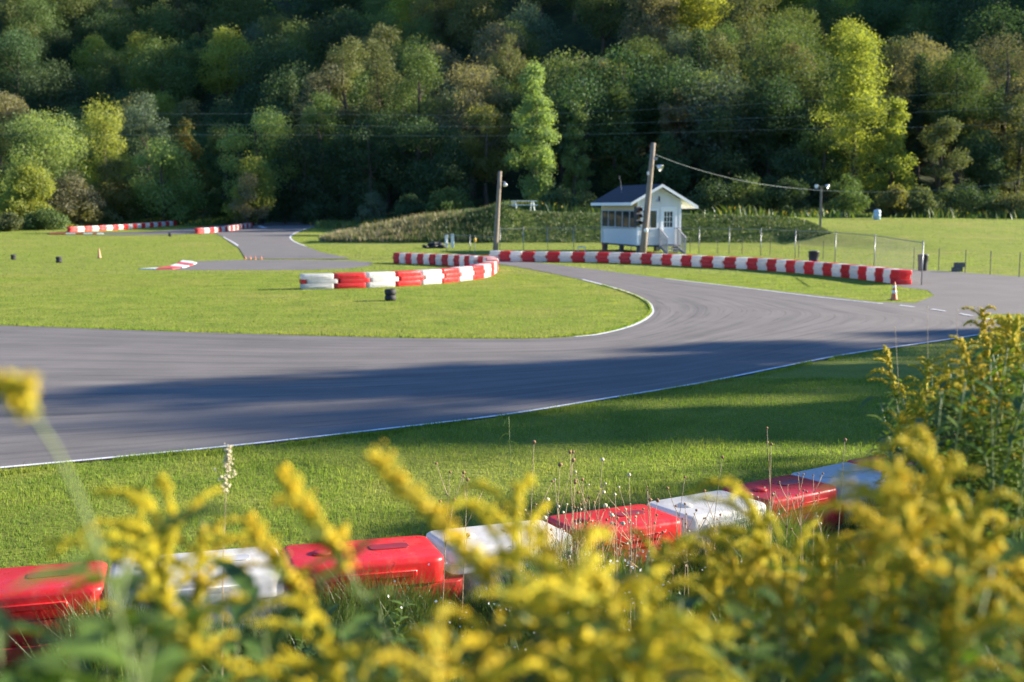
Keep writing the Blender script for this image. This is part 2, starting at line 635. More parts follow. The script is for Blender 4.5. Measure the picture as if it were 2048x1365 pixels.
def fit_param(C, keys_px, fr):
    """re-sample C so that the given pixel keys sit at fractions fr"""
    K = [G(*p) for p in keys_px]
    idx = [int(np.argmin(np.linalg.norm(C[:, :2] - np.array([k.x, k.y]), axis=1))) for k in K]
    t = np.linspace(0, 1, NT)
    pos = np.interp(t, fr, idx)
    return np.stack([np.interp(pos, np.arange(NT), C[:, k]) for k in range(3)], 1)


fr = [0, 0.2, 0.38, 0.48, 0.56, 0.64, 0.72, 1.0]
In = fit_param(In, [(-260, 646), (560, 671), (1110, 677), (1262, 653), (1303, 620), (1288, 602), (1240, 582), (960, 526)], fr)
On = fit_param(On, [(-260, 966), (760, 864), (1400, 770), (1700, 711), (1990, 666), (1920, 634), (1500, 577), (990, 521)], fr)
NS = 16
tv, tf, uvs = [], [], []
cl = 0.5 * (In + On)
slen = np.concatenate(([0], np.cumsum(np.linalg.norm(np.diff(cl, axis=0), axis=1))))
for i in range(NT):
    for k in range(NS + 1):
        s = k / NS
        p = In[i] * (1 - s) + On[i] * s
        tv.append((p[0], p[1], 0.012))
        uvs.append((slen[i], s * 8.0))
for i in range(NT - 1):
    for k in range(NS):
        q = i * (NS + 1) + k
        tf.append((q, q + NS + 1, q + NS + 2, q + 1))
me = np_mesh('race_track', tv, np.array(tf).ravel(), np.full(len(tf), 4), [M_asphalt])
ul = me.uv_layers.new(name='UVMap')
lv = np.empty(len(me.loops), np.int32)
me.loops.foreach_get('vertex_index', lv)
ul.data.foreach_set('uv', np.array(uvs, np.float32)[lv].ravel())
# face up
if me.polygons[0].normal.z < 0:
    me.flip_normals()
tag(link('race_track', me), kind='structure')


def flat_poly(name, pxs, z, mat, smooth_n=0):
    P = [GT(*p) for p in pxs]
    far = max(p.y for p in P) > 80
    bm = bmesh.new()
    vs = [bm.verts.new((p.x, p.y, z)) for p in P]
    f = bm.faces.new(vs)
    bm.normal_update()
    if f.normal.z < 0:
        f.normal_flip()
    bmesh.ops.triangulate(bm, faces=bm.faces[:])
    if far:
        for _ in range(7):
            es = [e for e in bm.edges if e.calc_length() > 2.5]
            if not es:
                break
            bmesh.ops.subdivide_edges(bm, edges=es, cuts=1)
            bmesh.ops.triangulate(bm, faces=bm.faces[:])
        for v in bm.verts:
            v.co.z = H(v.co.x, v.co.y) + z + .015
    me = bpy.data.meshes.new(name)
    bm.to_mesh(me)
    bm.free()
    me.materials.append(mat)
    return link(name, me), [(p.x, p.y) for p in P]


PAVED = []
PAVED.append([(p[0], p[1]) for p in In] + [(p[0], p[1]) for p in On[::-1]])
# pit lane apron on the right
o, pl = flat_poly('pit_lane', [(1700, 612), (1768, 605), (1830, 607), (1868, 592), (1855, 581), (1810, 576), (1700, 551), (1560, 528), (1560, 522), (1700, 530), (1800, 538), (1900, 544), (2000, 551), (2200, 565), (2400, 585), (2400, 640), (2140, 630), (1985, 629), (1940, 640), (1850, 640)], 0.006, M_asphalt2)
tag(o, kind='structure')
PAVED.append(pl)
# far loop of the circuit on the left
o, pl = flat_poly('far_track', [(150, 467), (250, 466.5), (330, 462.5), (400, 455.5), (470, 448.5), (560, 445.5), (640, 446), (670, 447.5), (640, 452), (603, 462), (583, 473), (586, 482), (610, 493), (640, 505), (690, 515.5), (700, 519), (492, 519), (478, 497), (447, 475), (430, 467.5), (330, 470), (250, 471), (150, 470)], 0.008, M_asphalt2)
tag(o, kind='structure')
PAVED.append(pl)
o, pl = flat_poly('inner_track', [(300, 540), (360, 533), (395, 523), (480, 520.5), (600, 520.5), (700, 522), (738, 524.5), (748, 528), (735, 533), (690, 538), (600, 540.5), (450, 541), (380, 541)], 0.004, M_asphalt2)
tag(o, kind='structure')
PAVED.append(pl)


def edge_line(name, curve, width, z=0.020, dash=None, gaps=False):
    C = np.asarray(curve)
    mb = MB()
    s = 0
    for i in range(len(C) - 1):
        p, q = Vector(C[i]), Vector(C[i + 1])
        t = (q - p)
        L = t.length
        s += L
        if dash and (s % dash[0]) > dash[1]:
            continue
        n = Vector((-t.y, t.x, 0)).normalized() * width / 2
        e = t * 0.02
        za, zb = (H(p.x, p.y) + z + .012, H(q.x, q.y) + z + .012) if p.y > 80 else (z, z)
        mb.quad((p.x - n.x, p.y - n.y, za), (q.x + e.x - n.x, q.y + e.y - n.y, zb), (q.x + e.x + n.x, q.y + e.y + n.y, zb), (p.x + n.x, p.y + n.y, za))
    o = mb.build(name, M_paint)
    me = o.data
    if me.polygons and me.polygons[0].normal.z < 0:
        me.flip_normals()
    return tag(o, kind='structure')


c, L = catmull([G(*p) for p in [(0, 939), (250, 916), (500, 891), (760, 862), (1000, 833.5), (1200, 801.5), (1400, 768.5), (1560, 736.5), (1700, 709.5), (1850, 687.5), (1960, 671)]], 160)
edge_line('track_edge_line', c, 0.075)
c, L = catmull([G(*p) for p in [(1150, 675.5), (1200, 670), (1262, 654), (1296, 636), (1304, 620.5), (1289, 601), (1241, 581), (1165, 560)]], 90)
edge_line('track_edge_line', c, 0.10)
c, L = catmull([G(*p) for p in [(1330, 558.5), (1500, 578.5), (1650, 597), (1765, 609)]], 60)
edge_line('track_edge_line', c, 0.10)
c, L = catmull([G(*p) for p in [(1800, 612), (1860, 619.5), (1920, 629), (1990, 642)]], 160)
edge_line('dashed_track_line', c, 0.10, dash=(1.3, 0.62))
c, L = catmull([GT(*p) for p in [(447, 475), (468, 487), (480, 497), (492, 516)]], 40)
edge_line('track_edge_line', c, 0.12)
c, L = catmull([GT(*p) for p in [(640, 451.5), (603, 461.5), (582, 473), (586, 482.5), (612, 494)]], 50)
edge_line('track_edge_line', c, 0.12)
c, L = catmull([GT(*p) for p in [(598, 505), (620, 510), (645, 516)]], 20)
edge_line('track_edge_line', c, 0.14)
c, L = catmull([GT(*p) for p in [(518, 453), (530, 457)]], 8)
edge_line('track_edge_line', c, 0.5)

# painted kerbs
def kerb(name, pts, bands, label):
    root = empty(name, tuple(sum((GT(*p) for p in pts), Vector()) / len(pts)))
    ox, oy = root.location.x, root.location.y
    for (poly, m) in bands:
        P = [GT(*p) for p in poly]
        mb = MB()
        out = [(p.x - ox, p.y - oy) for p in P]
        A = sum(out[i][0] * out[(i + 1) % len(out)][1] - out[(i + 1) % len(out)][0] * out[i][1] for i in range(len(out)))
        if A < 0:
            out = out[::-1]
        mb.prism(out, 0.001, 0.045)
        mb.build('kerb_band', m, root)
    tag(root, label, 'kerb')


kerb('painted_kerb', [(280, 539), (395, 528)], [
    ([(278, 539.5), (300, 538), (318, 537.2), (312, 539.6)], M_paint),
    ([(318, 537.2), (340, 534), (365, 536), (345, 539), (312, 539.6)], M_curbred),
    ([(340, 534), (352, 529.5), (378, 533.5), (365, 536.5)], M_paint),
    ([(352, 529.3), (360, 526), (388, 530), (378, 533)], M_curbred),
    ([(360, 525.5), (364, 522.5), (382, 524), (394, 527), (388, 529.6)], M_paint)],
    'red and white painted kerb curving at the end of the inner track strip')
kerb('painted_kerb', [(130, 468.5), (240, 467.5)], [
    ([(100, 467.2), (133, 467.2), (131, 470), (98, 470)], M_curbred),
    ([(133.3, 467.2), (152, 467.2), (150, 470), (131.3, 470)], M_paint),
    ([(152.3, 467.2), (168, 467), (166, 470), (150.3, 470)], M_curbred),
    ([(168.3, 467), (186, 466.8), (184, 470), (166.3, 470)], M_paint),
    ([(186.3, 466.8), (195, 466.6), (193, 470), (184.3, 470)], M_curbred),
    ([(195.3, 466.6), (208, 466.2), (206, 469.8), (193.3, 470)], M_paint)],
    'flat red and white kerb strip below the distant left barrier row')

# ------------------------------------------------------------------ grass blades
def blades(P, h, w, lean=0.35, bend=True):
    """two-segment blades: quad + tip triangle"""
    n = len(P)
    ang = rng.uniform(0, 2 * np.pi, n)
    la = rng.uniform(0, 2 * np.pi, n)
    lm = rng.uniform(0.05, lean, n) * h
    ax = np.stack([np.cos(ang), np.sin(ang), np.zeros(n)], 1)
    ld = np.stack([np.cos(la), np.sin(la), np.zeros(n)], 1)
    up = np.array([0, 0, 1.0])
    hw = (w / 2)[:, None]
    mid = P + up * (h * 0.55)[:, None] + ld * (lm * 0.3)[:, None]
    tip = P + up * h[:, None] + ld * lm[:, None]
    V = np.stack([P - ax * hw, P + ax * hw, mid + ax * hw * 0.75, mid - ax * hw * 0.75, tip], 1).reshape(-1, 3)
    b = np.arange(n) * 5
    q = np.stack([b, b + 1, b + 2, b + 3, b + 3, b + 2, b + 4], 1).ravel()
    lc = np.tile([4, 3], n)
    return V, q, lc


def blade_object(name, P, h, w, mat, lean=0.35, kind='stuff'):
    V, q, lc = blades(P, h, w, lean)
    o = link(name, np_mesh(name, V, q, lc, [mat]))
    tag(o, kind=kind)
    return o


def off_pavement(X, Y, jit=0.0):
    m = np.zeros(len(X), bool)
    for pl in PAVED:
        m |= pip(X + rng.normal(0, jit, len(X)), Y + rng.normal(0, jit, len(X)), pl)
    return ~m


def in_view(X, Y, pad=0.12, z=0.0):
    return np.abs(X / np.maximum(Y, 0.1)) < (1024 / F + pad)


def scatter(n, x0, x1, y0, y1, jit=0.02):
    X = rng.uniform(x0, x1, n)
    Y = rng.uniform(y0, y1, n)
    k = in_view(X, Y)
    X, Y = X[k], Y[k]
    k = off_pavement(X, Y, jit)
    X, Y = X[k], Y[k]
    return np.stack([X, Y, hz(X, Y) - 0.003], 1)


# near lawn, in focus
P = scatter(330000, -9, 9, 5.5, 18, 0.05)
cl_n = np.sin(P[:, 0] * 1.7 + np.sin(P[:, 1] * 2.1) * 1.4) * np.sin(P[:, 1] * 1.3 + P[:, 0] * 0.6)
h = (0.028 + 0.02 * rng.random(len(P)) ** 2) * (1 + 0.35 * cl_n)
tall = rng.random(len(P)) < 0.025
h[tall] *= 1.9
blade_object('lawn_grass', P, h, rng.uniform(0.004, 0.009, len(P)), M_blade, 0.9)
# island and middle distance
P = scatter(230000, -24, 14, 20, 46, 0.06)
h = 0.018 + 0.022 * rng.random(len(P)) ** 2
blade_object('lawn_grass', P, h, rng.uniform(0.010, 0.022, len(P)), M_blade, 0.9)
# the far lawns, coarser
P = scatter(200000, -62, 52, 46, 135, 0.1)
P = P[(P[:, 2] < 2.2) & ~((P[:, 1] > 80) & (P[:, 0] > -13) & (P[:, 0] < 22))]
h = 0.02 + 0.03 * rng.random(len(P)) ** 2
blade_object('lawn_grass', P, h, rng.uniform(0.03, 0.06, len(P)), M_blade, 0.9)

# grass tufts crowding the near track edge
E = On[(On[:, 1] < 22)]
k = rng.integers(0, len(E) - 1, 9000)
u = rng.random(9000)[:, None]
P = E[k] * (1 - u) + E[k + 1] * u
P[:, 1] -= np.abs(rng.normal(0, 0.10, len(P))) + 0.07 + .09 * np.sin(P[:, 0] * 1.9 + np.sin(P[:, 0] * 5.3))
P[:, 2] = hz(P[:, 0], P[:, 1])
kk = np.sin(P[:, 0] * 3.1) + np.sin(P[:, 0] * 7.7 + 1) > -0.9
P = P[kk]
blade_object('lawn_grass', P, rng.uniform(0.03, 0.075, len(P)), rng.uniform(0.004, 0.008, len(P)), M_blade, 0.8)

E = In[(In[:, 1] < 40)]
k = rng.integers(0, len(E) - 1, 9000)
u = rng.random(9000)[:, None]
P = E[k] * (1 - u) + E[k + 1] * u
P[:, 1] += np.abs(rng.normal(0, 0.22, len(P))) - .04
P[:, 2] = 0
P = P[off_pavement(P[:, 0], P[:, 1], .04)]
blade_object('lawn_grass', P, rng.uniform(0.03, 0.085, len(P)), rng.uniform(0.008, 0.016, len(P)), M_blade, 0.8)

# rough grass on the berm face and hump
n = 60000
X = rng.uniform(-14.5, 23, n)
Y = rng.uniform(82.6, 90.5, n)
Z = hz(X, Y)
k = (Z > 0.12)
X, Y, Z = X[k], Y[k], Z[k]
P = np.stack([X, Y, Z - 0.02], 1)
hs_ = np.abs(np.sin(np.floor(X / .55 + .4 * np.sin(Y * 3.1)) * 12.99 + np.floor(Y / .5 + .4 * np.sin(X * 2.3)) * 78.2) * 43758.5) % 1
clump = 0.25 + 0.9 * hs_ ** 2
dry = (X < -5.8 + rng.normal(0, 1.4, len(X)) + (Z - 1.4) * 1.5) & (rng.random(len(X)) < .75) | (rng.random(len(X)) < 0.03)
h = rng.uniform(0.22, 0.5, len(X)) * (0.7 + 0.6 * clump)
h = np.where(X > -1, h * 0.36, h * 0.9)
blade_object('rough_grass', P[~dry], h[~dry], rng.uniform(0.03, 0.07, (~dry).sum()), M_bermgrass_shaded, 0.6)
blade_object('dry_grass', P[dry], h[dry] * 1.25, rng.uniform(0.03, 0.06, dry.sum()), M_drygrass, 0.6)

# weeds along the foot of the wood
n = 60000
X = rng.uniform(-75, 62, n)
ybn = np.interp(X, [-75, -55, -46, -38, -30, -15, 10, 60], [112, 112, 113, 124, 130, 119, 108, 104])
Y = ybn + np.where(X < -34, np.abs(rng.normal(0, 4.0, n)), -1 + rng.normal(0, 3.0, n))
k = in_view(X, Y, 0.05) & off_pavement(X, Y, 0)
P = np.stack([X[k], Y[k], hz(X[k], Y[k]) - 0.02], 1)
h = rng.uniform(0.3, 1.2, len(P)) * (0.7 + 0.4 * np.sin(P[:, 0] * 0.55) * np.sin(P[:, 0] * 0.21 + 1))
yw = (rng.random(len(P)) < np.where(P[:, 0] < -30, .3, .12)) & (np.sin(P[:, 0] * 0.33 + 0.6) + np.sin(P[:, 0] * 0.81) > np.where(P[:, 0] < -30, -.4, .1))
blade_object('undergrowth', P[~yw], h[~yw], rng.uniform(0.05, 0.13, (~yw).sum()), M_tallgrass, 0.7)
Py = P[yw].copy()
Py[:, 2] += h[yw] * 0.6
blade_object('yellow_weeds', Py, h[yw] * 0.25, rng.uniform(0.06, 0.15, yw.sum()), M_yellowweed, 0.8)

# rough growth on the bank below the camera
n = 90000
X = rng.uniform(-6, 6, n)
Y = rng.uniform(1.6, 9.8, n)
k = in_view(X, Y, 0.15)
d = (6.9 + 0.45 * X) - Y
k &= d > 0.15
X, Y, d = X[k], Y[k], d[k]
P = np.stack([X, Y, hz(X, Y) - 0.01], 1)
h = rng.uniform(0.10, 0.42, len(X)) * np.clip(0.55 + 0.12 * d, 0.4, 1.0)
blade_object('bank_grass', P, h, rng.uniform(0.004, 0.011, len(X)), M_tallgrass, 0.9)


# ------------------------------------------------------------------ barriers
def rrect(x0, x1, y0, y1, r0, r1, n=5):
    """outline, corner radius r0 at x0 end and r1 at x1 end"""
    pts = []
    for cx_, cy_, a0, r in ((x1 - r1, y1 - r1, 0, r1), (x0 + r0, y1 - r0, 90, r0), (x0 + r0, y0 + r0, 180, r0), (x1 - r1, y0 + r1, 270, r1)):
        for k in range(n + 1):
            a_ = R(a0 + 90 * k / n)
            pts.append((cx_ + r * math.cos(a_), cy_ + r * math.sin(a_)))
    return pts


BL, BH, BW = 0.86, 0.50, 0.50


def loft(mb, x0, x1, w, ra, rb, z0, z1, eb, et, n):
    rings = []
    for k in range(4):
        a_ = math.pi / 2 * k / 3
        rings.append((eb * (1 - math.sin(a_)), z0 + eb * (1 - math.cos(a_))))
    for k in range(4):
        a_ = math.pi / 2 * k / 3
        rings.append((et * (1 - math.cos(a_)), z1 - et * (1 - math.sin(a_))))
    b_ = len(mb.v)
    m = None
    for i_, z in rings:
        o_ = rrect(x0 + i_, x1 - i_, -w + i_, w - i_, max(.004, ra - i_), max(.004, rb - i_), n)
        m = len(o_)
        mb.v += [(x, y, z) for x, y in o_]
    for q in range(len(rings) - 1):
        for k in range(m):
            k2 = (k + 1) % m
            mb.f.append([b_ + q * m + k, b_ + q * m + k2, b_ + (q + 1) * m + k2, b_ + (q + 1) * m + k])
    mb.f.append([b_ + k for k in range(m)][::-1])
    e = b_ + (len(rings) - 1) * m
    mb.f.append([e + k for k in range(m)])


def barrier_mesh(name, mat, L, near=False):
    """interlocking block: three bands, the middle one shifted to make tongue and socket"""
    t = 0.13
    mb = MB()
    w = BW / 2
    z1, z2 = BH * 0.36, BH * 0.66
    n = 5 if near else 3
    g = 0.002
    loft(mb, 0, L - .012, w, .075, .075, 0.0, z1 - g, .02, .007, n)
    loft(mb, t + .004, L + t - .02, w - .008, .03, .10, z1 + g, z2 - g, .006, .006, n)
    loft(mb, 0, L - .012, w, .075, .075, z2 + g, BH, .007, .034, n)
    me = mb.mesh(name, mat, 0, True)
    mb2 = MB()
    # moulded ribs on the long faces
    for s in (-1, 1):
        for zc in (z1 * 0.5, (z2 + BH) / 2):
            y0, y1 = (s * w, s * (w + 0.012))
            mb2.box(0.16, L - 0.18, min(y0, y1) - 0.004, max(y0, y1) - .004, zc - 0.022, zc + 0.022)
    me2 = mb2.mesh('tmp', mat, 0.008, False, 1)
    bm = bmesh.new()
    bm.from_mesh(me)
    bm.from_mesh(me2)
    bm.to_mesh(me)
    bm.free()
    me.update()
    try:
        me.set_sharp_from_angle(angle=R(40))
    except Exception:
        pass
    return me


BAR = {c: barrier_mesh('barrier_' + c, m, BL) for c, m in (('red', M_red), ('white', M_white))}
BARN = {c: barrier_mesh('near_barrier_' + c, m, BL, True) for c, m in (('red', M_red), ('white', M_white))}
caps = {}
for c_, m_ in (('red', M_red), ('white', M_white)):
    mb = MB()
    mb.lathe([(0.055, 0), (0.055, 0.012), (0.045, 0.018), (0.02, 0.022)], 16)
    caps[c_] = mb.mesh('filler_cap', m_, 0, True)
mb = MB()
mb.prism(rrect(-0.11, 0.11, -0.05, 0.05, .03, .03), 0, 0.004)
slot_shades = {'red': mb.mesh('slot_shade', simple('red_slot_shade', (0.22, 0.012, 0.014), 0.5)), 'white': mb.mesh('slot_shade', simple('grey_slot_shade', (0.42, 0.42, 0.42), 0.5))}  # flat pad; darker plastic colour stands in for shade inside a recess

ORD = ['first', 'second', 'third', 'fourth', 'fifth', 'sixth', 'seventh', 'eighth', 'ninth', 'tenth', 'eleventh', 'twelfth', 'thirteenth', 'fourteenth', 'fifteenth', 'sixteenth', 'seventeenth', 'eighteenth', 'nineteenth', 'twentieth']


def barrier_row(C, n, first, where, group, flip=False, jitter=0.0, lab=None):
    pts, L = catmull(C, n + 1)
    cnt = {'red': 0, 'white': 0}
    col = first
    out = []
    for i in range(n):
        a_, b_ = Vector(pts[i]), Vector(pts[i + 1])
        if flip:
            a_, b_ = b_, a_
        d = b_ - a_
        me = BAR[col]
        o = link('track_barrier', me)
        o.location = (a_.x, a_.y, H(a_.x, a_.y) + 0.002)
        o.rotation_euler = (0, 0, math.atan2(d.y, d.x) + rng.normal(0, jitter))
        o.scale = (d.length / BL, 1, 1)
        tag(o, f'{col} plastic barrier, {ORD[cnt[col]]} {col} one {where}', 'barrier', group)
        cnt[col] += 1
        col = 'white' if col == 'red' else 'red'
        out.append(o)
    return out


# middle loop, front arm (left end nearest) then round the end and back along the rear arm
row = barrier_row([G(602, 579), G(680, 577), G(765, 574), G(850, 569), G(920, 562), G(965, 555), G(982, 547)], 11, 'white', 'from the left end of the loop, front arm', 'barriers of the loop on the lawn')
plug = MB()
plug.prism(rrect(-0.015, 0.12, -0.22, 0.22, .03, .03), 0.19, 0.32)
pg = plug.build('end_plug', M_red, row[0], 0.012)
pg['label'] = 'red plug in the socket of the end barrier'
barrier_row([G(983, 545.5), G(985, 541), G(980, 537), G(965, 534)], 5, 'red', 'round the bend of the barrier loop', 'barriers of the loop on the lawn')
barrier_row([G(957, 534.5), G(920, 532), G(875, 530), G(830, 528), G(793, 526.5)], 14, 'white', 'from the right end of the loop, rear arm', 'barriers of the loop on the lawn', flip=False)
# long row in front of the booth
barrier_row([G(984, 521.5), G(1050, 523.5), G(1130, 524.5), G(1230, 526), G(1330, 530), G(1420, 535), G(1520, 540), G(1620, 548), G(1720, 558), G(1812, 570)][::-1], 40, 'red', 'from the right end of the long row', 'barriers of the long row before the white booth', jitter=.035)
# far left rows
barrier_row([GT(136, 465), GT(180, 463), GT(230, 460.5), GT(290, 456), GT(350, 451.5)], 21, 'red', 'from left in the farthest row by bushes', 'barriers of the distant row by the bushes')
barrier_row([GT(391, 468), GT(420, 466.5), GT(455, 463), GT(480, 459), GT(501, 456)], 19, 'red', 'from left in the row beside the far track', 'barriers of the distant row beside the far track')

# near row, half hidden by the goldenrod
near = [(-3.0, 6.62, 'red', 'left end of row'), (-2.02, 6.92, 'white', ''), (-1.02, 7.22, 'red', ''), (-0.10, 7.62, 'white', ''), (0.74, 8.02, 'red', ''), (1.50, 8.46, 'white', ''), (2.16, 8.92, 'red', ''), (2.80, 9.42, 'white', ''), (3.40, 9.92, 'red', ''), (3.98, 10.4, 'white', ''), (4.55, 10.9, 'red', '')]
nlab = ['red plastic barrier behind dark leaves at the lower left corner', 'white plastic barrier between the two leftmost near red barriers, flowers before it', 'glossy red plastic barrier with branch shadows, left of centre among the goldenrod', 'white plastic barrier in the middle of the near row, right of glossy red one', 'red plastic barrier with dry seed stalks standing in front of it', 'bluish white plastic barrier right of the red one with dry stalks', 'shaded red plastic barrier mostly behind yellow goldenrod', 'shaded white plastic barrier near the upper right end of the near row', 'dull purplish red barrier next to the goldenrod bush', 'white plastic barrier hidden inside the goldenrod bush at right', 'red plastic barrier behind the goldenrod bush at right']
for i, (x, y, c_, _) in enumerate(near):
    nxt = near[i + 1] if i + 1 < len(near) else (x + .57, y + .5)
    an = math.atan2(nxt[1] - y, nxt[0] - x) - R(2.5) + R(rng.uniform(-3, 3))
    L = math.hypot(nxt[0] - x, nxt[1] - y)
    o = link('track_barrier', BARN[c_])
    o.location = (x - 0.45 * math.cos(an), y - 0.45 * math.sin(an), H(x, y) - 0.0)
    o.rotation_euler = (R(rng.uniform(-1.5, 1.5)), R(rng.uniform(-1.5, 1.5)), an)
    o.scale = (L / BL * 1.0, 1.08, 1)
    tag(o, nlab[i], 'barrier', 'near barriers along the bank')
    cp = link('filler_cap', caps[c_], o)
    cp.location = (0.20, 0.0, BH - 0.001)
    sl = link('slot_shade', slot_shades[c_], o)
    sl.location = (0.58, 0.03, BH + 0.001)

# ------------------------------------------------------------------ tyres, cones, barrels
def tyre_stack(loc, label, n=2, s=1.0):
    mb = MB()
    r, h_ = 0.145 * s, 0.15 * s
    root = empty('tyre_marker', loc)
    for k in range(n):
        z = k * h_
        mb = MB()
        mb.lathe([(r * .5, z + .01), (r * .8, z), (r * .97, z + h_ * .18), (r, z + h_ * .5), (r * .97, z + h_ * .82), (r * .8, z + h_ * .985), (r * .5, z + h_ * .95), (r * .45, z + h_ * .5)], 20)
        mb.build('tyre', M_dark, root, 0, True)
    root.rotation_euler = (0, 0, 0.4)
    tag(root, label, 'tyre stack', 'tyre markers on the grass')
    return root


def Gt(px, py):
    return tuple(GT(px, py))


tyre_stack(Gt(781, 602), 'black kart tyres stacked on the lawn before the barrier loop', 2, 1.15)
tyre_stack(Gt(27, 520), 'black kart tyres at the far left edge of the grass', 2, .9)
tyre_stack(Gt(118, 526), 'black kart tyres on grass left of the faded cone', 2, 1.0)
tyre_stack(Gt(340, 473.5), 'small distant black tyre stack below the far barrier row', 2, 1.0)


def cone(loc, h_, label, mat, band=True, tilt=0.0, group=None):
    root = empty('traffic_cone', loc)
    s = h_ / 0.7
    MB().box(-.17 * s, .17 * s, -.17 * s, .17 * s, 0, .03 * s).build('cone_base', mat if h_ < .5 else M_bin, root, 0.008)
    mb = MB()
    mb.lathe([(.13 * s, .03 * s), (.125 * s, .05 * s), (.03 * s, .69 * s), (.02 * s, .70 * s)], 18)
    mb.build('cone_body', mat, root, 0, True)
    if band:
        for z0, z1 in ((.27, .38), (.47, .56)):
            r_ = lambda z: (.125 - (z - .05) * (.095 / .64)) * s + .003
            MB().lathe([(r_(z0), z0 * s), (r_(z1), z1 * s)], 18).build('reflective_band', M_conew, root, 0, True)
    root.rotation_euler = (tilt, 0, 0.3)
    tag(root, label, 'traffic cone', group)
    return root


cone(Gt(1788, 601), 0.53, 'orange traffic cone with pale bands on the grass tip by the long barrier row', M_cone)
cone(Gt(199, 517), 0.52, 'faded sun-bleached cone standing on the left lawn', M_conefade, False)
for k, (px, lb) in enumerate(((491, 'leftmost of the four little orange cones by the far track'), (501, 'second little orange cone from the left by the far track'), (511, 'third little orange cone from the left by the far track'), (523, 'rightmost of the four little orange cones by the far track'))):
    cone(Gt(px, 519.5), 0.19, lb, M_cone, False, group='small cones across the far track')


def barrel(loc, r, h_, mat, label, lid=True, name='trash_barrel', cat='trash barrel'):
    root = empty(name, loc)
    mb = MB()
    mb.lathe([(r * .8, 0), (r * .84, .02), (r * .9, h_ * .4), (r, h_ * .9), (r * 1.06, h_ * .91), (r * 1.06, h_ * .96), (r, h_ * .97)], 22)
    mb.build('barrel_body', mat, root, 0, True)
    if lid:
        MB().lathe([(r * 1.0, h_ * .972), (r * .98, h_ * .99), (r * .6, h_ * 1.02), (r * .2, h_ * 1.03)], 22).build('lid', mat, root, 0, True)
        for s in (-1, 1):
            MB().box(s * r * 1.0 - .02, s * r * 1.0 + .02, -.07, .07, h_ * .62, h_ * .68).build('handle', mat, root, .006)
    tag(root, label, cat)


barrel(Gt(1845, 542), 0.22, 0.70, M_bin, 'black trash barrel at the right end of the pit lane by thin posts')
barrel(Gt(1627, 531), 0.24, 0.66, M_bin, 'dark trash barrel just behind the long barrier row')
g = at(1754, 434, 95)
mb = MB()
root = empty('blue_barrel', (g.x, 95, H(g.x, 95)))
MB().lathe([(.26, 0), (.28, .03), (.28, .3), (.295, .32), (.28, .34), (.28, .58), (.295, .6), (.28, .62), (.27, .74), (.2, .80), (.1, .81)], 22).build('barrel_body', M_blue, root, 0, True)
MB().lathe([(.04, .811), (.04, .83)], 10).build('bung', M_trim, root)
tag(root, 'pale blue plastic barrel standing at the foot of the wood', 'barrel')

# concrete blocks on the pit lane
loc = Gt(1914, 544)
for (dx, z, rz, lb) in ((0, 0, .1, 'lower dark concrete block at the edge of the pit lane'), (.08, .192, -.15, 'upper dark concrete block stacked on another by the pit lane')):
    mb = MB()
    for (x0, x1, y0, y1) in ((-.2, .2, -.1, -.065), (-.2, .2, .065, .1), (-.2, -.16, -.065, .065), (-.02, .02, -.065, .065), (.16, .2, -.065, .065)):
        mb.box(x0, x1, y0, y1, 0, .19)
    o = mb.build('concrete_block', M_block)
    o.location = (loc[0] + dx, loc[1], loc[2] + z + .004)
    o.rotation_euler = (0, 0, rz)
    tag(o, lb, 'concrete block')

# tyre heap left of the light pole
hc = G(868, 497)
for k in range(16):
    an, rr = rng.uniform(0, 6.28), rng.uniform(0, 1.0)
    lvl = 0 if k < 10 else 1
    x, y = hc.x + rr * 0.85 * math.cos(an) * (1 if lvl == 0 else .55), hc.y + rr * 0.4 * math.sin(an)
    mb = MB()
    r, h_ = .23, .17
    mb.lathe([(r * .55, .01), (r * .8, 0), (r * .97, h_ * .18), (r, h_ * .5), (r * .97, h_ * .82), (r * .8, h_), (r * .55, h_ - .01), (r * .5, h_ * .5)], 18)
    o = mb.build('tyre', M_dark, None, 0, True)
    o.location = (x, y, 0.03 + lvl * .17)
    o.rotation_euler = (R(rng.uniform(-18, 18)), R(rng.uniform(-18, 18)), 0)
    tag(o, 'old black tyre in the heap on the grass behind the barrier loop', 'tyre', 'tyres in the heap behind the barrier loop')

# ------------------------------------------------------------------ poles with lamps
def pole_pts(base, top, n=6):
    return [Vector(base).lerp(Vector(top), k / (n - 1)) for k in range(n)]


def lamp_head(parent, c, aim, s=0.24, bulb=True):
    """conical flood lamp shade pointing along aim"""
    M = Vector((0, 0, -1)).rotation_difference(Vector(aim).normalized()).to_matrix()
    sh = MB().lathe([(s * .30, .10 * s), (s * .34, -.1 * s), (s * .62, -.55 * s), (s, -1.3 * s), (s * .96, -1.3 * s), (s * .55, -.5 * s)], 18, c, M).build('lamp_shade', M_lampmetal, parent, 0, True)
    if bulb:
        MB().lathe([(s * .2, -.4 * s), (s * .55, -.9 * s), (s * .7, -1.25 * s), (s * .5, -1.5 * s), (s * .15, -1.6 * s)], 14, c, M).build('bulb', M_bulb, sh, 0, True)
    return sh


b = G(990, 510)
t = at(1000, 343, b.y)
root = empty('light_pole', (b.x, b.y, 0))
rel = lambda p: Vector(p) - Vector((b.x, b.y, 0))
MB().tube(pole_pts((0, 0, -.2), rel(t)), [.16, .15, .14, .125, .115, .11], 12).build('pole', M_wood, root, 0, True)
q = rel(at(1000, 366, b.y))
MB().tube([q, q + Vector((.22, -.06, .08))], .02, 6).build('lamp_arm', M_post, root)
lamp_head(root, q + Vector((.26, -.08, .02)), (.25, -.35, -1), .15)
tag(root, 'slim wooden pole with one small floodlight left of the booth', 'light pole')

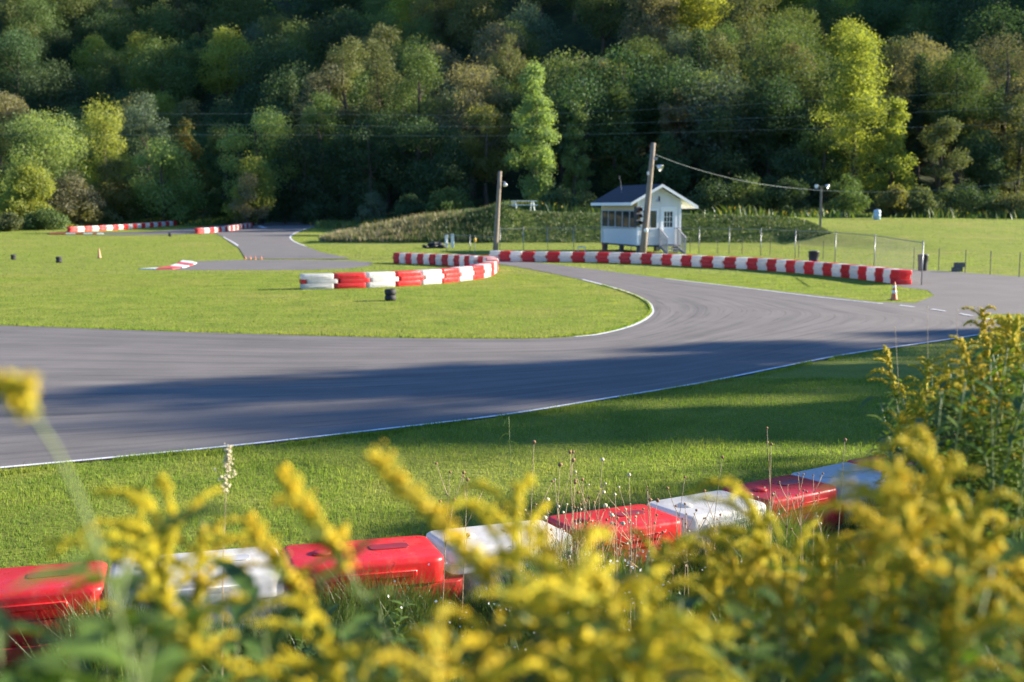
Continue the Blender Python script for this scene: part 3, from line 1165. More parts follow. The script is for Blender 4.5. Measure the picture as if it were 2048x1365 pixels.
b2 = Vector(((1284 - 1024) / F * 63.2, 63.2, 0))
t2 = at(1307, 286, b2.y + .2)
root = empty('utility_pole', (b2.x, b2.y, 0))
rel = lambda p: Vector(p) - Vector((b2.x, b2.y, 0))
MB().tube(pole_pts((0, 0, -.2), rel(t2)), [.20, .185, .17, .155, .14, .125], 14).build('pole', M_wood, root, 0, True)
q = rel(at(1303, 333, b2.y))
MB().tube([q, q + Vector((.25, -.1, .05))], .02, 6).build('lamp_arm', M_post, root)
lamp_head(root, q + Vector((.32, -.12, .02)), (.75, -.5, -.55), .20, False)
q = rel(at(1309, 318, b2.y))
MB().box(q.x - .05, q.x + .12, q.y - .3, q.y - .1, q.z - .08, q.z + .08).build('junction_box', M_post, root, .01)
q = rel(at(1298, 346, b2.y))
MB().box(q.x - .12, q.x - .02, q.y - .28, q.y - .1, q.z - .12, q.z + .06).build('junction_box', M_trim, root, .01)
q = rel(at(1291, 461, b2.y))
MB().lathe([(.02, -.03), (.10, -.02), (.115, .01), (.09, .03)], 18, q + Vector((0, -.22, 0)), Matrix.Rotation(R(90), 3, 'X')).build('round_reflector', M_trim, root, 0, True)
tag(root, 'tall leaning wooden pole before the white booth', 'utility pole')

# traffic light, hung on the pole
q0 = at(1275, 434, b2.y - .25)
root = empty('traffic_light', q0, R(25))
MB().box(-.17, .17, -.12, .12, -.56, .56).build('housing', M_bin, root, .03)
for k, colr in enumerate(((0.06, .008, .006), (.06, .04, .006), (.006, .03, .012))):
    z = .36 - k * .36
    lm = simple('lens_%d' % k, colr, .2)
    MB().lathe([(.125, 0), (.12, .02), (.07, .04), (.01, .05)], 18, (0, -.121, z), Matrix.Rotation(R(90), 3, 'X')).build('lens', lm, root, 0, True)
    mb = MB()
    n = 14
    for i in range(n):
        a0, a1 = R(-20 + 220 * i / n), R(-20 + 220 * (i + 1) / n)
        for (ra, rb, ya, yb_) in ((.142, .150, -.121, -.34),):
            p = [(ra * math.cos(a0), ya, z + ra * math.sin(a0)), (ra * math.cos(a1), ya, z + ra * math.sin(a1)), (rb * math.cos(a1), yb_ + .05 * (1 - math.sin(a1)), z + rb * math.sin(a1)), (rb * math.cos(a0), yb_ + .05 * (1 - math.sin(a0)), z + rb * math.sin(a0))]
            mb.add(p, [[0, 1, 2, 3]])
    v = mb.build('visor', M_bin, root)
    sm = v.modifiers.new('th', 'SOLIDIFY')
    sm.thickness = .006
for z in (.3, -.3):
    MB().tube([(.16, .05, z), (.55, .12, z)], .022, 6).build('bracket', M_bin, root)
tag(root, 'dark three-lens traffic light hung beside the leaning pole', 'traffic light')

# short lamp post on the lawn
Yp = 86.0
xb = at(1641, 430, Yp).x
zb = H(xb, Yp)
root = empty('short_lamp_post', (xb, Yp, zb))
zt = at(1641, 373, Yp).z - zb
MB().box(-.07, .07, -.07, .07, -.1, zt).build('pole', M_wood, root, .01)
MB().box(-.34, .34, -.03, .03, zt - .06, zt).build('crossarm', M_wood, root, .005).location = (0, -.102, 0)
for s in (-1, 1):
    lamp_head(root, Vector((s * .30, -.12, zt + .06)), (s * .55, -.6, -.25), .17)
tag(root, 'short wooden post with twin floodlights on the lawn edge', 'lamp post')

# ------------------------------------------------------------------ cables
def cable(name, pts, r, label, cat, mat, group=None):
    C, _ = catmull(pts, 60)
    mb = MB()
    o0 = Vector(C[0])
    mb.tube([Vector(c) - o0 for c in C], r, 5)
    o = mb.build(name, mat)
    o.location = o0
    tag(o, label, cat, group)


cable('sagging_cable', [at(1309, 309, b2.y - .1), at(1380, 335, 66), at(1480, 361, 71), at(1580, 376, 77), at(1700, 384, 80), at(1830, 383, 80), at(1950, 374, 78), at(2090, 356, 74), at(2300, 320, 70)], .009, 'thin dark cable sagging from the leaning pole to the right', 'cable', M_power)
for (y0, y1, y2, lb) in ((228, 229, 168, 'uppermost of three thin power lines crossing before the wood'), (250, 253, 205, 'middle of three thin power lines crossing before the wood'), (270, 272, 238, 'lowest of three thin power lines crossing before the wood')):
    cable('power_line', [at(-500, y0 - 30, 100), at(0, y0 - 2, 102), at(500, y0, 103), at(1024, y1, 104), at(1500, (y1 * 2 + y2) / 3, 100), at(2048, y2 + 8, 98), at(2600, y2 - 50, 96)], .007, lb, 'power line', M_power, 'power lines before the wood')

# ------------------------------------------------------------------ the booth
TH = R(16.5)
c0 = Vector(((1274 - 1024) / F * 67.0, 67.0, 0))
W, LN = 2.72, 5.9
hroot = empty('white_booth', c0, TH)          # local x along the gable, y along the side
FZ, WT, RZ = 0.48, 3.10, 3.95
sl_ = 0.55
th = .08
gz = c0.z
# floor frame and piles
MB().box(.02, W - .02, .02, LN - .02, FZ - .10, FZ - .004).build('floor', M_bin, hroot)
for x in (.2, W - .2):
    for y in (.25, LN / 2, LN - .25):
        MB().box(x - .11, x + .11, y - .11, y + .11, -.1, FZ - .104).build('pile', M_block, hroot)
WZ0, WZ1 = 1.45, 2.50


def panel(name, x0, x1, y0, y1, z0, z1, m=M_siding, parent=hroot):
    return MB().box(x0, x1, y0, y1, z0, z1).build(name, m, parent)


# left side (x = 0): lower wall, window strip, tan upper board
panel('side_wall', 0, th, th, LN - th, FZ, WZ0)
panel('upper_board', 0, th, th, LN - th, WZ1, WT - .05, M_tan)
panel('side_wall', W - th, W, th, LN - th, FZ, WT - .05)
fm = panel('window_band', .012, .06, th, LN - th, WZ0 + .001, WZ1 - .001, M_glass)
ny_ = 5
grey_trim = simple('grey_window_trim', (.34, .35, .36), .6)
for k in range(ny_ + 1):
    y = th + (LN - 2 * th) * k / ny_
    y = min(max(y, th + .05), LN - th - .05)
    panel('mullion', -.012, .075, y - .05, y + .05, WZ0 + .06, WZ1 - .06, grey_trim, fm)
panel('sill', -.05, .09, th + .002, LN - th - .002, WZ0 - .01, WZ0 + .058, grey_trim, fm)
panel('head', -.03, .09, th + .002, LN - th - .002, WZ1 - .058, WZ1 + .01, grey_trim, fm)
# gable wall y=0 with holes for door and window
D0, D1, DZ = 1.50, 2.38, 2.62
X0, X1 = .30, 1.22
gw = MB()
gw.box(0, X0, 0, th, FZ, WT)
gw.box(X0, X1, 0, th, FZ, WZ0)
gw.box(X0, X1, 0, th, WZ1, WT)
gw.box(X1, D0, 0, th, FZ, WT)
gw.box(D0, D1, 0, th, DZ, WT)
gw.box(D1, W, 0, th, FZ, WT)
RX = W / 2
wtri = RZ - .10
gw.add([(0, 0, WT), (W, 0, WT), (RX, 0, wtri), (0, th, WT), (W, th, WT), (RX, th, wtri)], [[0, 1, 2], [5, 4, 3], [0, 2, 5, 3], [1, 4, 5, 2]])
gw.build('gable_wall', M_siding, hroot)
bw = MB()
bw.box(0, W, LN - th, LN, FZ, WT)
bw.add([(0, LN - th, WT), (W, LN - th, WT), (RX, LN - th, wtri), (0, LN, WT), (W, LN, WT), (RX, LN, wtri)], [[0, 1, 2], [5, 4, 3], [0, 2, 5, 3], [1, 4, 5, 2]])
bw.build('back_wall', M_siding, hroot)
for (x0, x1, y0, y1) in ((-.02, .09, -.02, -.002), (W - .09, W + .02, -.02, -.002), (-.02, -.002, 0, .10)):
    panel('corner_board', x0, x1, y0, y1, FZ, WT - .05, M_trim)
# window in the gable
wn = panel('window', X0 + .05, X1 - .05, .03, .05, WZ0 + .05, WZ1 - .05, M_glass)
wf = MB()
for (x0, x1, z0, z1) in ((X0 - .06, X1 + .06, WZ1 - .03, WZ1 + .06), (X0 - .06, X1 + .06, WZ0 - .06, WZ0 + .03), (X0 - .06, X0 + .03, WZ0 + .03, WZ1 - .03), (X1 - .03, X1 + .06, WZ0 + .03, WZ1 - .03), ((X0 + X1) / 2 - .02, (X0 + X1) / 2 + .02, WZ0 + .03, WZ1 - .03)):
    wf.box(x0, x1, -.02, .055, z0, z1)
wf.build('window_frame', M_trim, wn)
# door
dr = empty('tmpdoor')
bpy.data.objects.remove(dr)
dm = MB()
wx0, wx1, wz0, wz1 = D0 + .17, D1 - .17, 1.52, 2.42
for (x0, x1, z0, z1) in ((D0 + .03, wx0, FZ + .03, DZ - .03), (wx1, D1 - .03, FZ + .03, DZ - .03), (wx0, wx1, FZ + .03, wz0), (wx0, wx1, wz1, DZ - .03)):
    dm.box(x0, x1, .025, .06, z0, z1)
dr = dm.build('door', M_trim, hroot)
panel('pane', wx0, wx1, .04, .048, wz0, wz1, M_glass, dr)
mt = MB()
for k in (1, 2):
    x = wx0 + (wx1 - wx0) * k / 3
    mt.box(x - .014, x + .014, .028, .039, wz0, wz1)
for k in (1, 2):
    z = wz0 + (wz1 - wz0) * k / 3
    mt.box(wx0, wx1, .026, .0275, z - .014, z + .014)
mt.build('glazing_bars', M_trim, dr)
MB().lathe([(.012, 0), (.012, .04), (.032, .05), (.034, .07), (.02, .085)], 12, (D0 + .1, .025, 1.35), Matrix.Rotation(R(90), 3, 'X')).build('handle', M_lampmetal, dr, 0, True)
df = MB()
for (x0, x1, z0, z1) in ((D0 - .07, D0 + .028, FZ, DZ + .07), (D1 - .028, D1 + .07, FZ, DZ + .07), (D0 + .028, D1 - .028, DZ - .028, DZ + .07)):
    df.box(x0, x1, -.022, .07, z0, z1)
df.build('door_frame', M_trim, dr)
# roof: two slabs, white fascia
ol, orr, of, ob = .56, .90, .36, .30
rt = .07


def slab(xa, za, xb, zb, y0, y1, t):
    v = [(xa, y0, za), (xb, y0, zb), (xb, y1, zb), (xa, y1, za)]
    v += [(x, y, z + t) for x, y, z in v]
    return v, [[3, 2, 1, 0], [4, 5, 6, 7], [0, 1, 5, 4], [1, 2, 6, 5], [2, 3, 7, 6], [3, 0, 4, 7]]


zl = RZ - sl_ * (RX + ol)
zr = RZ - sl_ * (RX + orr)
rf = MB()
rf.add(*slab(-ol, zl, RX, RZ, -of, LN + ob, rt))
rf.add(*slab(RX, RZ, W + orr, zr, -of, LN + ob, rt))
roof = rf.build('roof', M_shingle, hroot)
fs = MB()
fs.add(*slab(-ol, zl - .12, RX, RZ - .12, -of - .03, -of - .002, .175))
fs.add(*slab(RX + .001, RZ - .12, W + orr, zr - .12, -of - .03, -of - .002, .175))
fs.add(*slab(-ol, zl - .12, RX, RZ - .12, LN + ob + .002, LN + ob + .03, .175))
fs.box(-ol - .03, -ol - .002, -of - .03, LN + ob + .03, zl - .12, zl + .05)
fs.box(W + orr + .002, W + orr + .03, -of - .03, LN + ob + .03, zr - .12, zr + .05)
fs.build('fascia', M_trim, roof)
sf = MB()
sf.add(*slab(-ol, zl - .03, -.001, zl + sl_ * ol - .03, -of, LN + ob, .025))
sf.add(*slab(W + .001, zr + sl_ * orr - .03, W + orr, zr - .03, -of, LN + ob, .025))
sf.build('soffit', M_trim, roof)
MB().tube([(.55, 3.9, RZ - .45), (.50, 3.9, RZ + .15), (.38, 3.9, RZ + .62)], .014, 6).build('antenna', M_post, roof)
# gable lamp
gl_ = MB()
gl_.box(1.29, 1.37, -.05, -.002, 2.98, 3.30)
glp = gl_.build('wall_lamp', M_bin, hroot, .01)
MB().lathe([(.02, .10), (.09, .0), (.10, -.02)], 14, (1.18, -.16, 3.02)).build('lamp_shade', M_lampmetal, glp, 0, True)
# steps with handrails
st = MB()
nst = 3
for k in range(nst):
    z = FZ - .04 - (k) * FZ / (nst + .3)
    st.box(D0 - .05, D1 + .05, -.34 - k * .30, -.05 - k * .30, z - .05, z)
for x in (D0 - .10, D1 + .052):
    st.add([(x, -.03, FZ - .2), (x + .048, -.03, FZ - .2), (x + .048, -1.15, -.06), (x, -1.15, -.06), (x, -.03, FZ), (x + .048, -.03, FZ), (x + .048, -1.15, .10), (x, -1.15, .10)], [[3, 2, 1, 0], [4, 5, 6, 7], [0, 1, 5, 4], [1, 2, 6, 5], [2, 3, 7, 6], [3, 0, 4, 7]])
steps = st.build('steps', M_grey, hroot)
for x in (D0 - .16, D1 + .105):
    hr = MB()
    hr.box(x, x + .05, -.10, -.05, FZ - .3, 1.42)
    hr.box(x, x + .05, -1.20, -1.13, -.1, .86)
    hr.add([(x - .01, -.02, 1.44), (x + .07, -.02, 1.44), (x + .07, -1.25, .87), (x - .01, -1.25, .87), (x - .01, -.02, 1.49), (x + .07, -.02, 1.49), (x + .07, -1.25, .92), (x - .01, -1.25, .92)], [[3, 2, 1, 0], [4, 5, 6, 7], [0, 1, 5, 4], [1, 2, 6, 5], [2, 3, 7, 6], [3, 0, 4, 7]])
    for k in range(1, 7):
        y = -.10 - k * .15
        hr.box(x + .01, x + .04, y - .02, y + .02, .35 - .28 * k / 7, 1.42 - .50 * k / 7)
    hr.build('handrail', M_grey, steps)
tag(hroot, 'small white clapboard timing booth on piles with dark gable roof', 'booth')

# things by the booth
p = G(1206, 503)
root = empty('red_pump', (p.x, p.y, 0))
MB().lathe([(.10, 0), (.10, .05), (.06, .07), (.055, .34), (.08, .36), (.08, .42), (.03, .5)], 14).build('pump_body', M_rust, root, 0, True)
MB().tube([(.0, 0, .46), (-.12, 0, .55), (-.2, 0, .5)], .018, 6).build('handle', M_rust, root)
tag(root, 'small rusty red pump stand beside the left corner of the booth', 'pump')
p = G(1163, 507)
root = empty('sawhorse', (p.x, p.y, 0))
MB().box(-.22, .22, -.03, .03, .34, .40).build('top_rail', M_blue, root)
for sx in (-1, 1):
    for sy in (-1, 1):
        MB().tube([(sx * .19, sy * .01, .338), (sx * .22, sy * .14, 0)], .018, 6).build('leg', M_blue, root)
tag(root, 'little pale blue sawhorse behind the barriers left of the booth', 'sawhorse')

# ------------------------------------------------------------------ picnic table
Yt = 88.5
xt = at(1047, 418, Yt).x
root = empty('picnic_table', (xt, Yt, H(xt, Yt)), R(14))
for k in range(5):
    y = -.34 + k * .17
    MB().box(-.95, .95, y - .075, y + .075, .72, .76).build('tabletop', M_table, root) if k == 0 else None
mb = MB()
for k in range(1, 5):
    y = -.34 + k * .17
    mb.box(-.95, .95, y - .075, y + .075, .72, .76)
mb.build('tabletop', M_table, root)
for s in (-1, 1):
    MB().box(-.95, .95, s * .72 - .13, s * .72 + .13, .42, .46).build('bench', M_table, root)
for sx in (-1, 1):
    for s in (-1, 1):
        MB().tube([(sx * .7, s * .25, .718), (sx * .7, s * .62, 0)], .045, 6).build('leg', M_table, root)
    MB().box(sx * .7 + .046, sx * .7 + .08, -.85, .85, .36, .419).build('crossbeam', M_table, root)
tag(root, 'pale picnic table on top of the grassy bank', 'picnic table')

# ------------------------------------------------------------------ fences
def chain_fence(keys, top_h, label, mesh_h=None):
    P = [Vector(Gt(*k)) for k in keys]
    root = empty('chain_link_fence', P[0])
    o0 = P[0]
    rail = MB()
    wires = MB()
    for i, p in enumerate(P):
        q = p - o0
        MB().tube([(q.x, q.y, q.z - .2), (q.x, q.y, q.z + top_h)], .021, 8).build('post', M_post, root, 0, True)
        MB().lathe([(.036, top_h + .002), (.036, top_h + .02), (.015, top_h + .04)], 8, (q.x, q.y, q.z)).build('post_cap', M_post, root)
        if i:
            a_, b_ = P[i - 1] - o0, q
            rail.tube([a_ + Vector((0, 0, top_h - .04)), b_ + Vector((0, 0, top_h - .04))], .016, 6)
            L = (b_ - a_).length
            n_ = max(3, int(L / .11))
            hh = top_h - .06
            d = (b_ - a_) / L
            m = int(hh / .11)
            step = L / n_
            for s in (-1, 1):
                for k in range(-m, n_ + m):
                    x0, x1 = k * step, k * step + s * hh
                    # clip diagonal to panel
                    u0, u1 = 0.0, 1.0
                    lo, hi = (x0, x1)
                    if s > 0:
                        u0 = max(0, (0 - x0) / hh)
                        u1 = min(1, (L - x0) / hh)
                    else:
                        u0 = max(0, (x0 - L) / hh)
                        u1 = min(1, x0 / hh)
                    if u1 - u0 < .02:
                        continue
                    pa = a_ + d * (x0 + s * hh * u0) + Vector((0, 0, .02 + hh * u0))
                    pb = a_ + d * (x0 + s * hh * u1) + Vector((0, 0, .02 + hh * u1))
                    wires.tube([pa, pb], .0012, 3, False)
    rail.build('top_rail', M_post, root)
    wires.build('wire_mesh', M_wire, root)
    tag(root, label, 'fence')


chain_fence([(1000, 509), (1047, 508), (1095, 507.5), (1147, 507), (1205, 506.5), (1262, 506), (1308, 506), (1343, 506.5), (1398, 507.5), (1458, 509), (1521, 512), (1590, 517), (1670, 526), (1748, 539), (1843, 571)], 1.5, 'long chain link fence behind the barrier row and before the booth')
chain_fence([(893, 503), (940, 507), (992, 510)], 1.05, 'short low chain link fence left of the slim light pole')


def stake_fence(keys, h_, label):
    P = [Vector(Gt(*k)) for k in keys]
    root = empty('wire_stake_fence', P[0])
    w = MB()
    for i, p in enumerate(P):
        q = p - P[0]
        MB().tube([(q.x, q.y, q.z - .15), (q.x, q.y, q.z + h_)], .018, 6).build('stake', M_bin, root)
        if i:
            a_ = P[i - 1] - P[0]
            for z in (.25, .5, .75, h_ - .05):
                w.tube([a_ + Vector((0, 0, z)), q + Vector((0, 0, z))], .0025, 3, False)
    w.build('wire', M_bin, root)
    tag(root, label, 'fence')


stake_fence([(1380, 505.5), (1435, 507), (1484, 509), (1540, 512), (1597, 515.5), (1646, 520), (1827, 539), (1877, 541.5), (1930, 546), (1980, 550), (2038, 555), (2110, 561)], .95, 'low fence of thin dark stakes and wire on the right lawn')

# white boards and a marked stake near the tyre heap
for px, lb in ((893, 'left one of two pale upright boards behind the tyre heap'), (905, 'right one of two pale upright boards behind the tyre heap')):
    p = Vector(Gt(px, 496))
    mb = MB()
    mb.box(-.10, .10, -.02, .02, -.1, .92 if px > 900 else .85)
    mb.box(-.12, .12, .021, .05, .3, .38)
    o = mb.build('upright_board', M_table, None, .006)
    o.location = p
    tag(o, lb, 'board')
p = Vector(Gt(949, 509))
root = empty('marker_stake', p)
MB().tube([(0, 0, -.1), (0.03, 0, 1.08)], .02, 6).build('stake', M_post, root)
mb = MB()
mb.lathe([(.05, .70), (.08, .74), (.075, .9), (.04, .93)], 12, (.03, -.01, 0))
mb.build('warning_light', M_yellow, root, 0, True)
tag(root, 'thin stake carrying a yellow warning lamp left of the slim pole', 'stake')

# ------------------------------------------------------------------ trees
def unit(v):
    return v / np.maximum(np.linalg.norm(v, axis=1, keepdims=True), 1e-9)


def quads(Cn, N, size, asp, r):
    n = len(Cn)
    ref = unit(r.normal(size=(n, 3)))
    U = unit(np.cross(N, ref))
    Vv = np.cross(N, U)
    s = size[:, None]
    U = U * s
    Vv = Vv * s * asp[:, None]
    P = np.stack([Cn - U, Cn - Vv * .8 + U * .1, Cn + U, Cn + Vv * .8 + U * .1], 1).reshape(-1, 3)
    f = np.arange(4 * n)
    return P, f


def crown_mesh(name, seed, w, h, mat, n_leaf=6000, lobes=26, leaf=.24, shape='round', inner=.25, ragged=.25):
    r = np.random.default_rng(seed)
    # lobe centres in a crown-shaped volume, z in 0..h
    Lc, Lr = [], []
    for k in range(lobes):
        for _ in range(40):
            u = r.random()
            zz = u
            if shape == 'round':
                prof = math.sqrt(max(0, 1 - (2 * zz - 1.0) ** 2)) ** .8
            elif shape == 'poplar':
                prof = (min(1, .3 + zz / .35) ** .7) * (1 - zz) ** .38 * 1.05 * r.uniform(.75, 1.12)
            elif shape == 'cone':
                prof = (1 - zz) ** .85 * min(1, zz / .12 + .3)
            elif shape == 'dome':
                prof = math.sqrt(max(0, 1 - zz ** 2)) * (0.75 + .25 * min(1, zz / .3))
            else:
                prof = .6 + .4 * math.sin(zz * 5 + seed)
            an = r.uniform(0, 2 * math.pi)
            rad = prof * math.sqrt(r.uniform(.15, 1)) * w / 2
            lr = w * r.uniform(.07, .20) if shape not in ('cone', 'poplar') else w * r.uniform(.08, .15)
            c_ = np.array([math.cos(an) * max(0, rad - lr * .6), math.sin(an) * max(0, rad - lr * .6), zz * (h - lr * 1.2) + lr * .6])
            if all(np.linalg.norm((c_ - q) / (1, 1, .8)) > .55 * (lr + q2) * .8 for q, q2 in zip(Lc, Lr)):
                break
        Lc.append(c_)
        Lr.append(lr)
    Lc, Lr = np.array(Lc), np.array(Lr)
    wts = Lr ** 2 / (Lr ** 2).sum()
    k = r.choice(len(Lc), n_leaf, p=wts)
    d = unit(r.normal(size=(n_leaf, 3)))
    rad = np.where(r.random(n_leaf) < inner, r.uniform(.3, .9, n_leaf), r.normal(1.0, ragged * .5, n_leaf))
    sq = np.array([1, 1, .78])
    C_ = Lc[k] + d * sq * (Lr[k] * rad)[:, None]
    # wispy twigs that break the outline
    nt_ = n_leaf // 14
    kk = r.choice(len(Lc), nt_, p=wts)
    dd = unit(r.normal(size=(nt_, 3)) + [0, 0, .5])
    C_[:nt_] = Lc[kk] + dd * (Lr[kk] * r.uniform(1.0, 1.0 + .9 * ragged, nt_))[:, None]
    N = unit(d + r.normal(size=(n_leaf, 3)) * .7 + [0, 0, .25])
    size = leaf * r.uniform(.5, 1.25, n_leaf)
    P, f = quads(C_, N, size, r.uniform(.4, .8, n_leaf), r)
    return np_mesh(name, P, f, np.full(n_leaf, 4), [mat]), Lc, Lr


def trunk_mesh(name, seed, h, w, Lc, mat, z_off=0.0, r0=None, limbs=7):
    r = np.random.default_rng(seed + 99)
    mb = MB()
    r0 = r0 or .022 * h
    pts, rads = [], []
    n = 7
    jx, jy = 0, 0
    for i in range(n):
        t = i / (n - 1)
        pts.append((jx, jy, t * h * .86))
        rads.append(r0 * (1.35 if i == 0 else 1) * (1 - t) + .02 + r0 * .12)
        jx += r.normal(0, .012 * h)
        jy += r.normal(0, .012 * h)
    pts[0] = (0, 0, -.4)
    mb.tube(pts, rads, 8)
    idx = r.choice(len(Lc), min(limbs, len(Lc)), replace=False)
    for k in idx:
        tgt = Vector(Lc[k]) + Vector((0, 0, z_off))
        zz = max(h * .18, tgt.z - math.hypot(tgt.x, tgt.y) * .9)
        i = min(n - 2, max(0, int(zz / (h * .86) * (n - 1))))
        p0 = Vector(pts[i])
        p0.z = max(p0.z, .15 * h)
        mid = p0.lerp(tgt, .5) + Vector((0, 0, -.04 * h))
        mb.tube([p0, mid, tgt], [rads[i] * .55, rads[i] * .35, .02], 5)
    return mb.mesh(name, mat, 0, True)


LM = {}


def LMAT(key):
    if key in LM:
        return LM[key]
    C = {
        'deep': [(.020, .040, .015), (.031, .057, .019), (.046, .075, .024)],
        'mid': [(.042, .068, .018), (.062, .093, .023), (.088, .118, .031)],
        'bright': [(.085, .128, .034), (.12, .167, .046), (.17, .21, .066)],
        'yellow': [(.100, .135, .022), (.150, .175, .030), (.21, .218, .042)],
        'poplar': [(.095, .145, .045), (.145, .20, .066), (.21, .265, .095)],
        'olive': [(.050, .067, .021), (.078, .090, .029), (.11, .112, .042)],
        'tan': [(.082, .086, .042), (.122, .116, .060), (.155, .138, .078)],
        'brown': [(.062, .068, .034), (.090, .088, .046), (.118, .108, .060)],
        'gold': [(.080, .090, .022), (.120, .118, .032), (.10, .10, .03)],
        'orange': [(.07, .09, .017), (.09, .108, .02), (.10, .108, .02), (.26, .10, .02)],
        'pale': [(.085, .11, .045), (.12, .145, .06), (.15, .17, .08)],
        'red': [(.06, .068, .022), (.09, .080, .03), (.15, .08, .045)],
        'grey': [(.044, .068, .038), (.064, .092, .052), (.088, .117, .064)],
    }[key]
    mean = [sum(c_[q] for c_ in C) / len(C) for q in range(3)]
    k_ = .3 if key in ('yellow', 'bright', 'gold') else .5
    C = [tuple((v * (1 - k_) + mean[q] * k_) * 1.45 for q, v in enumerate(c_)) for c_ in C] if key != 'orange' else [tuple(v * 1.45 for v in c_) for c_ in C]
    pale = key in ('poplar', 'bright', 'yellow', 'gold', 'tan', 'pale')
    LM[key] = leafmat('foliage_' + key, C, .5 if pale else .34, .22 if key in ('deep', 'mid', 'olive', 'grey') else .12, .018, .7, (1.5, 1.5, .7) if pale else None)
    return LM[key]


def hero(px, top, base, wpx, Y, key, label, shape='round', seed=0, lift=.12, n=6500, lobes=24, bark=M_bark, leaf=.2, name='tree', cat='tree', ragged=.3, inner=.25):
    x = at(px, base, Y).x
    z0 = H(x, Y)
    ht = at(px, top, Y).z - z0
    w = wpx / F * Y
    root = empty(name, (x, Y, z0))
    cl_h = ht * (1 - lift)
    cm, Lc, Lr = crown_mesh('crown', seed + 100, w, cl_h, LMAT(key), n, lobes, leaf, shape, inner, ragged)
    c_ = link('crown', cm, root)
    c_.location = (0, 0, ht * lift)
    link('trunk', trunk_mesh('trunk', seed, ht, w, Lc, bark, ht * lift), root)
    root.rotation_euler = (0, 0, seed * 1.3)
    tag(root, label, cat)
    return root


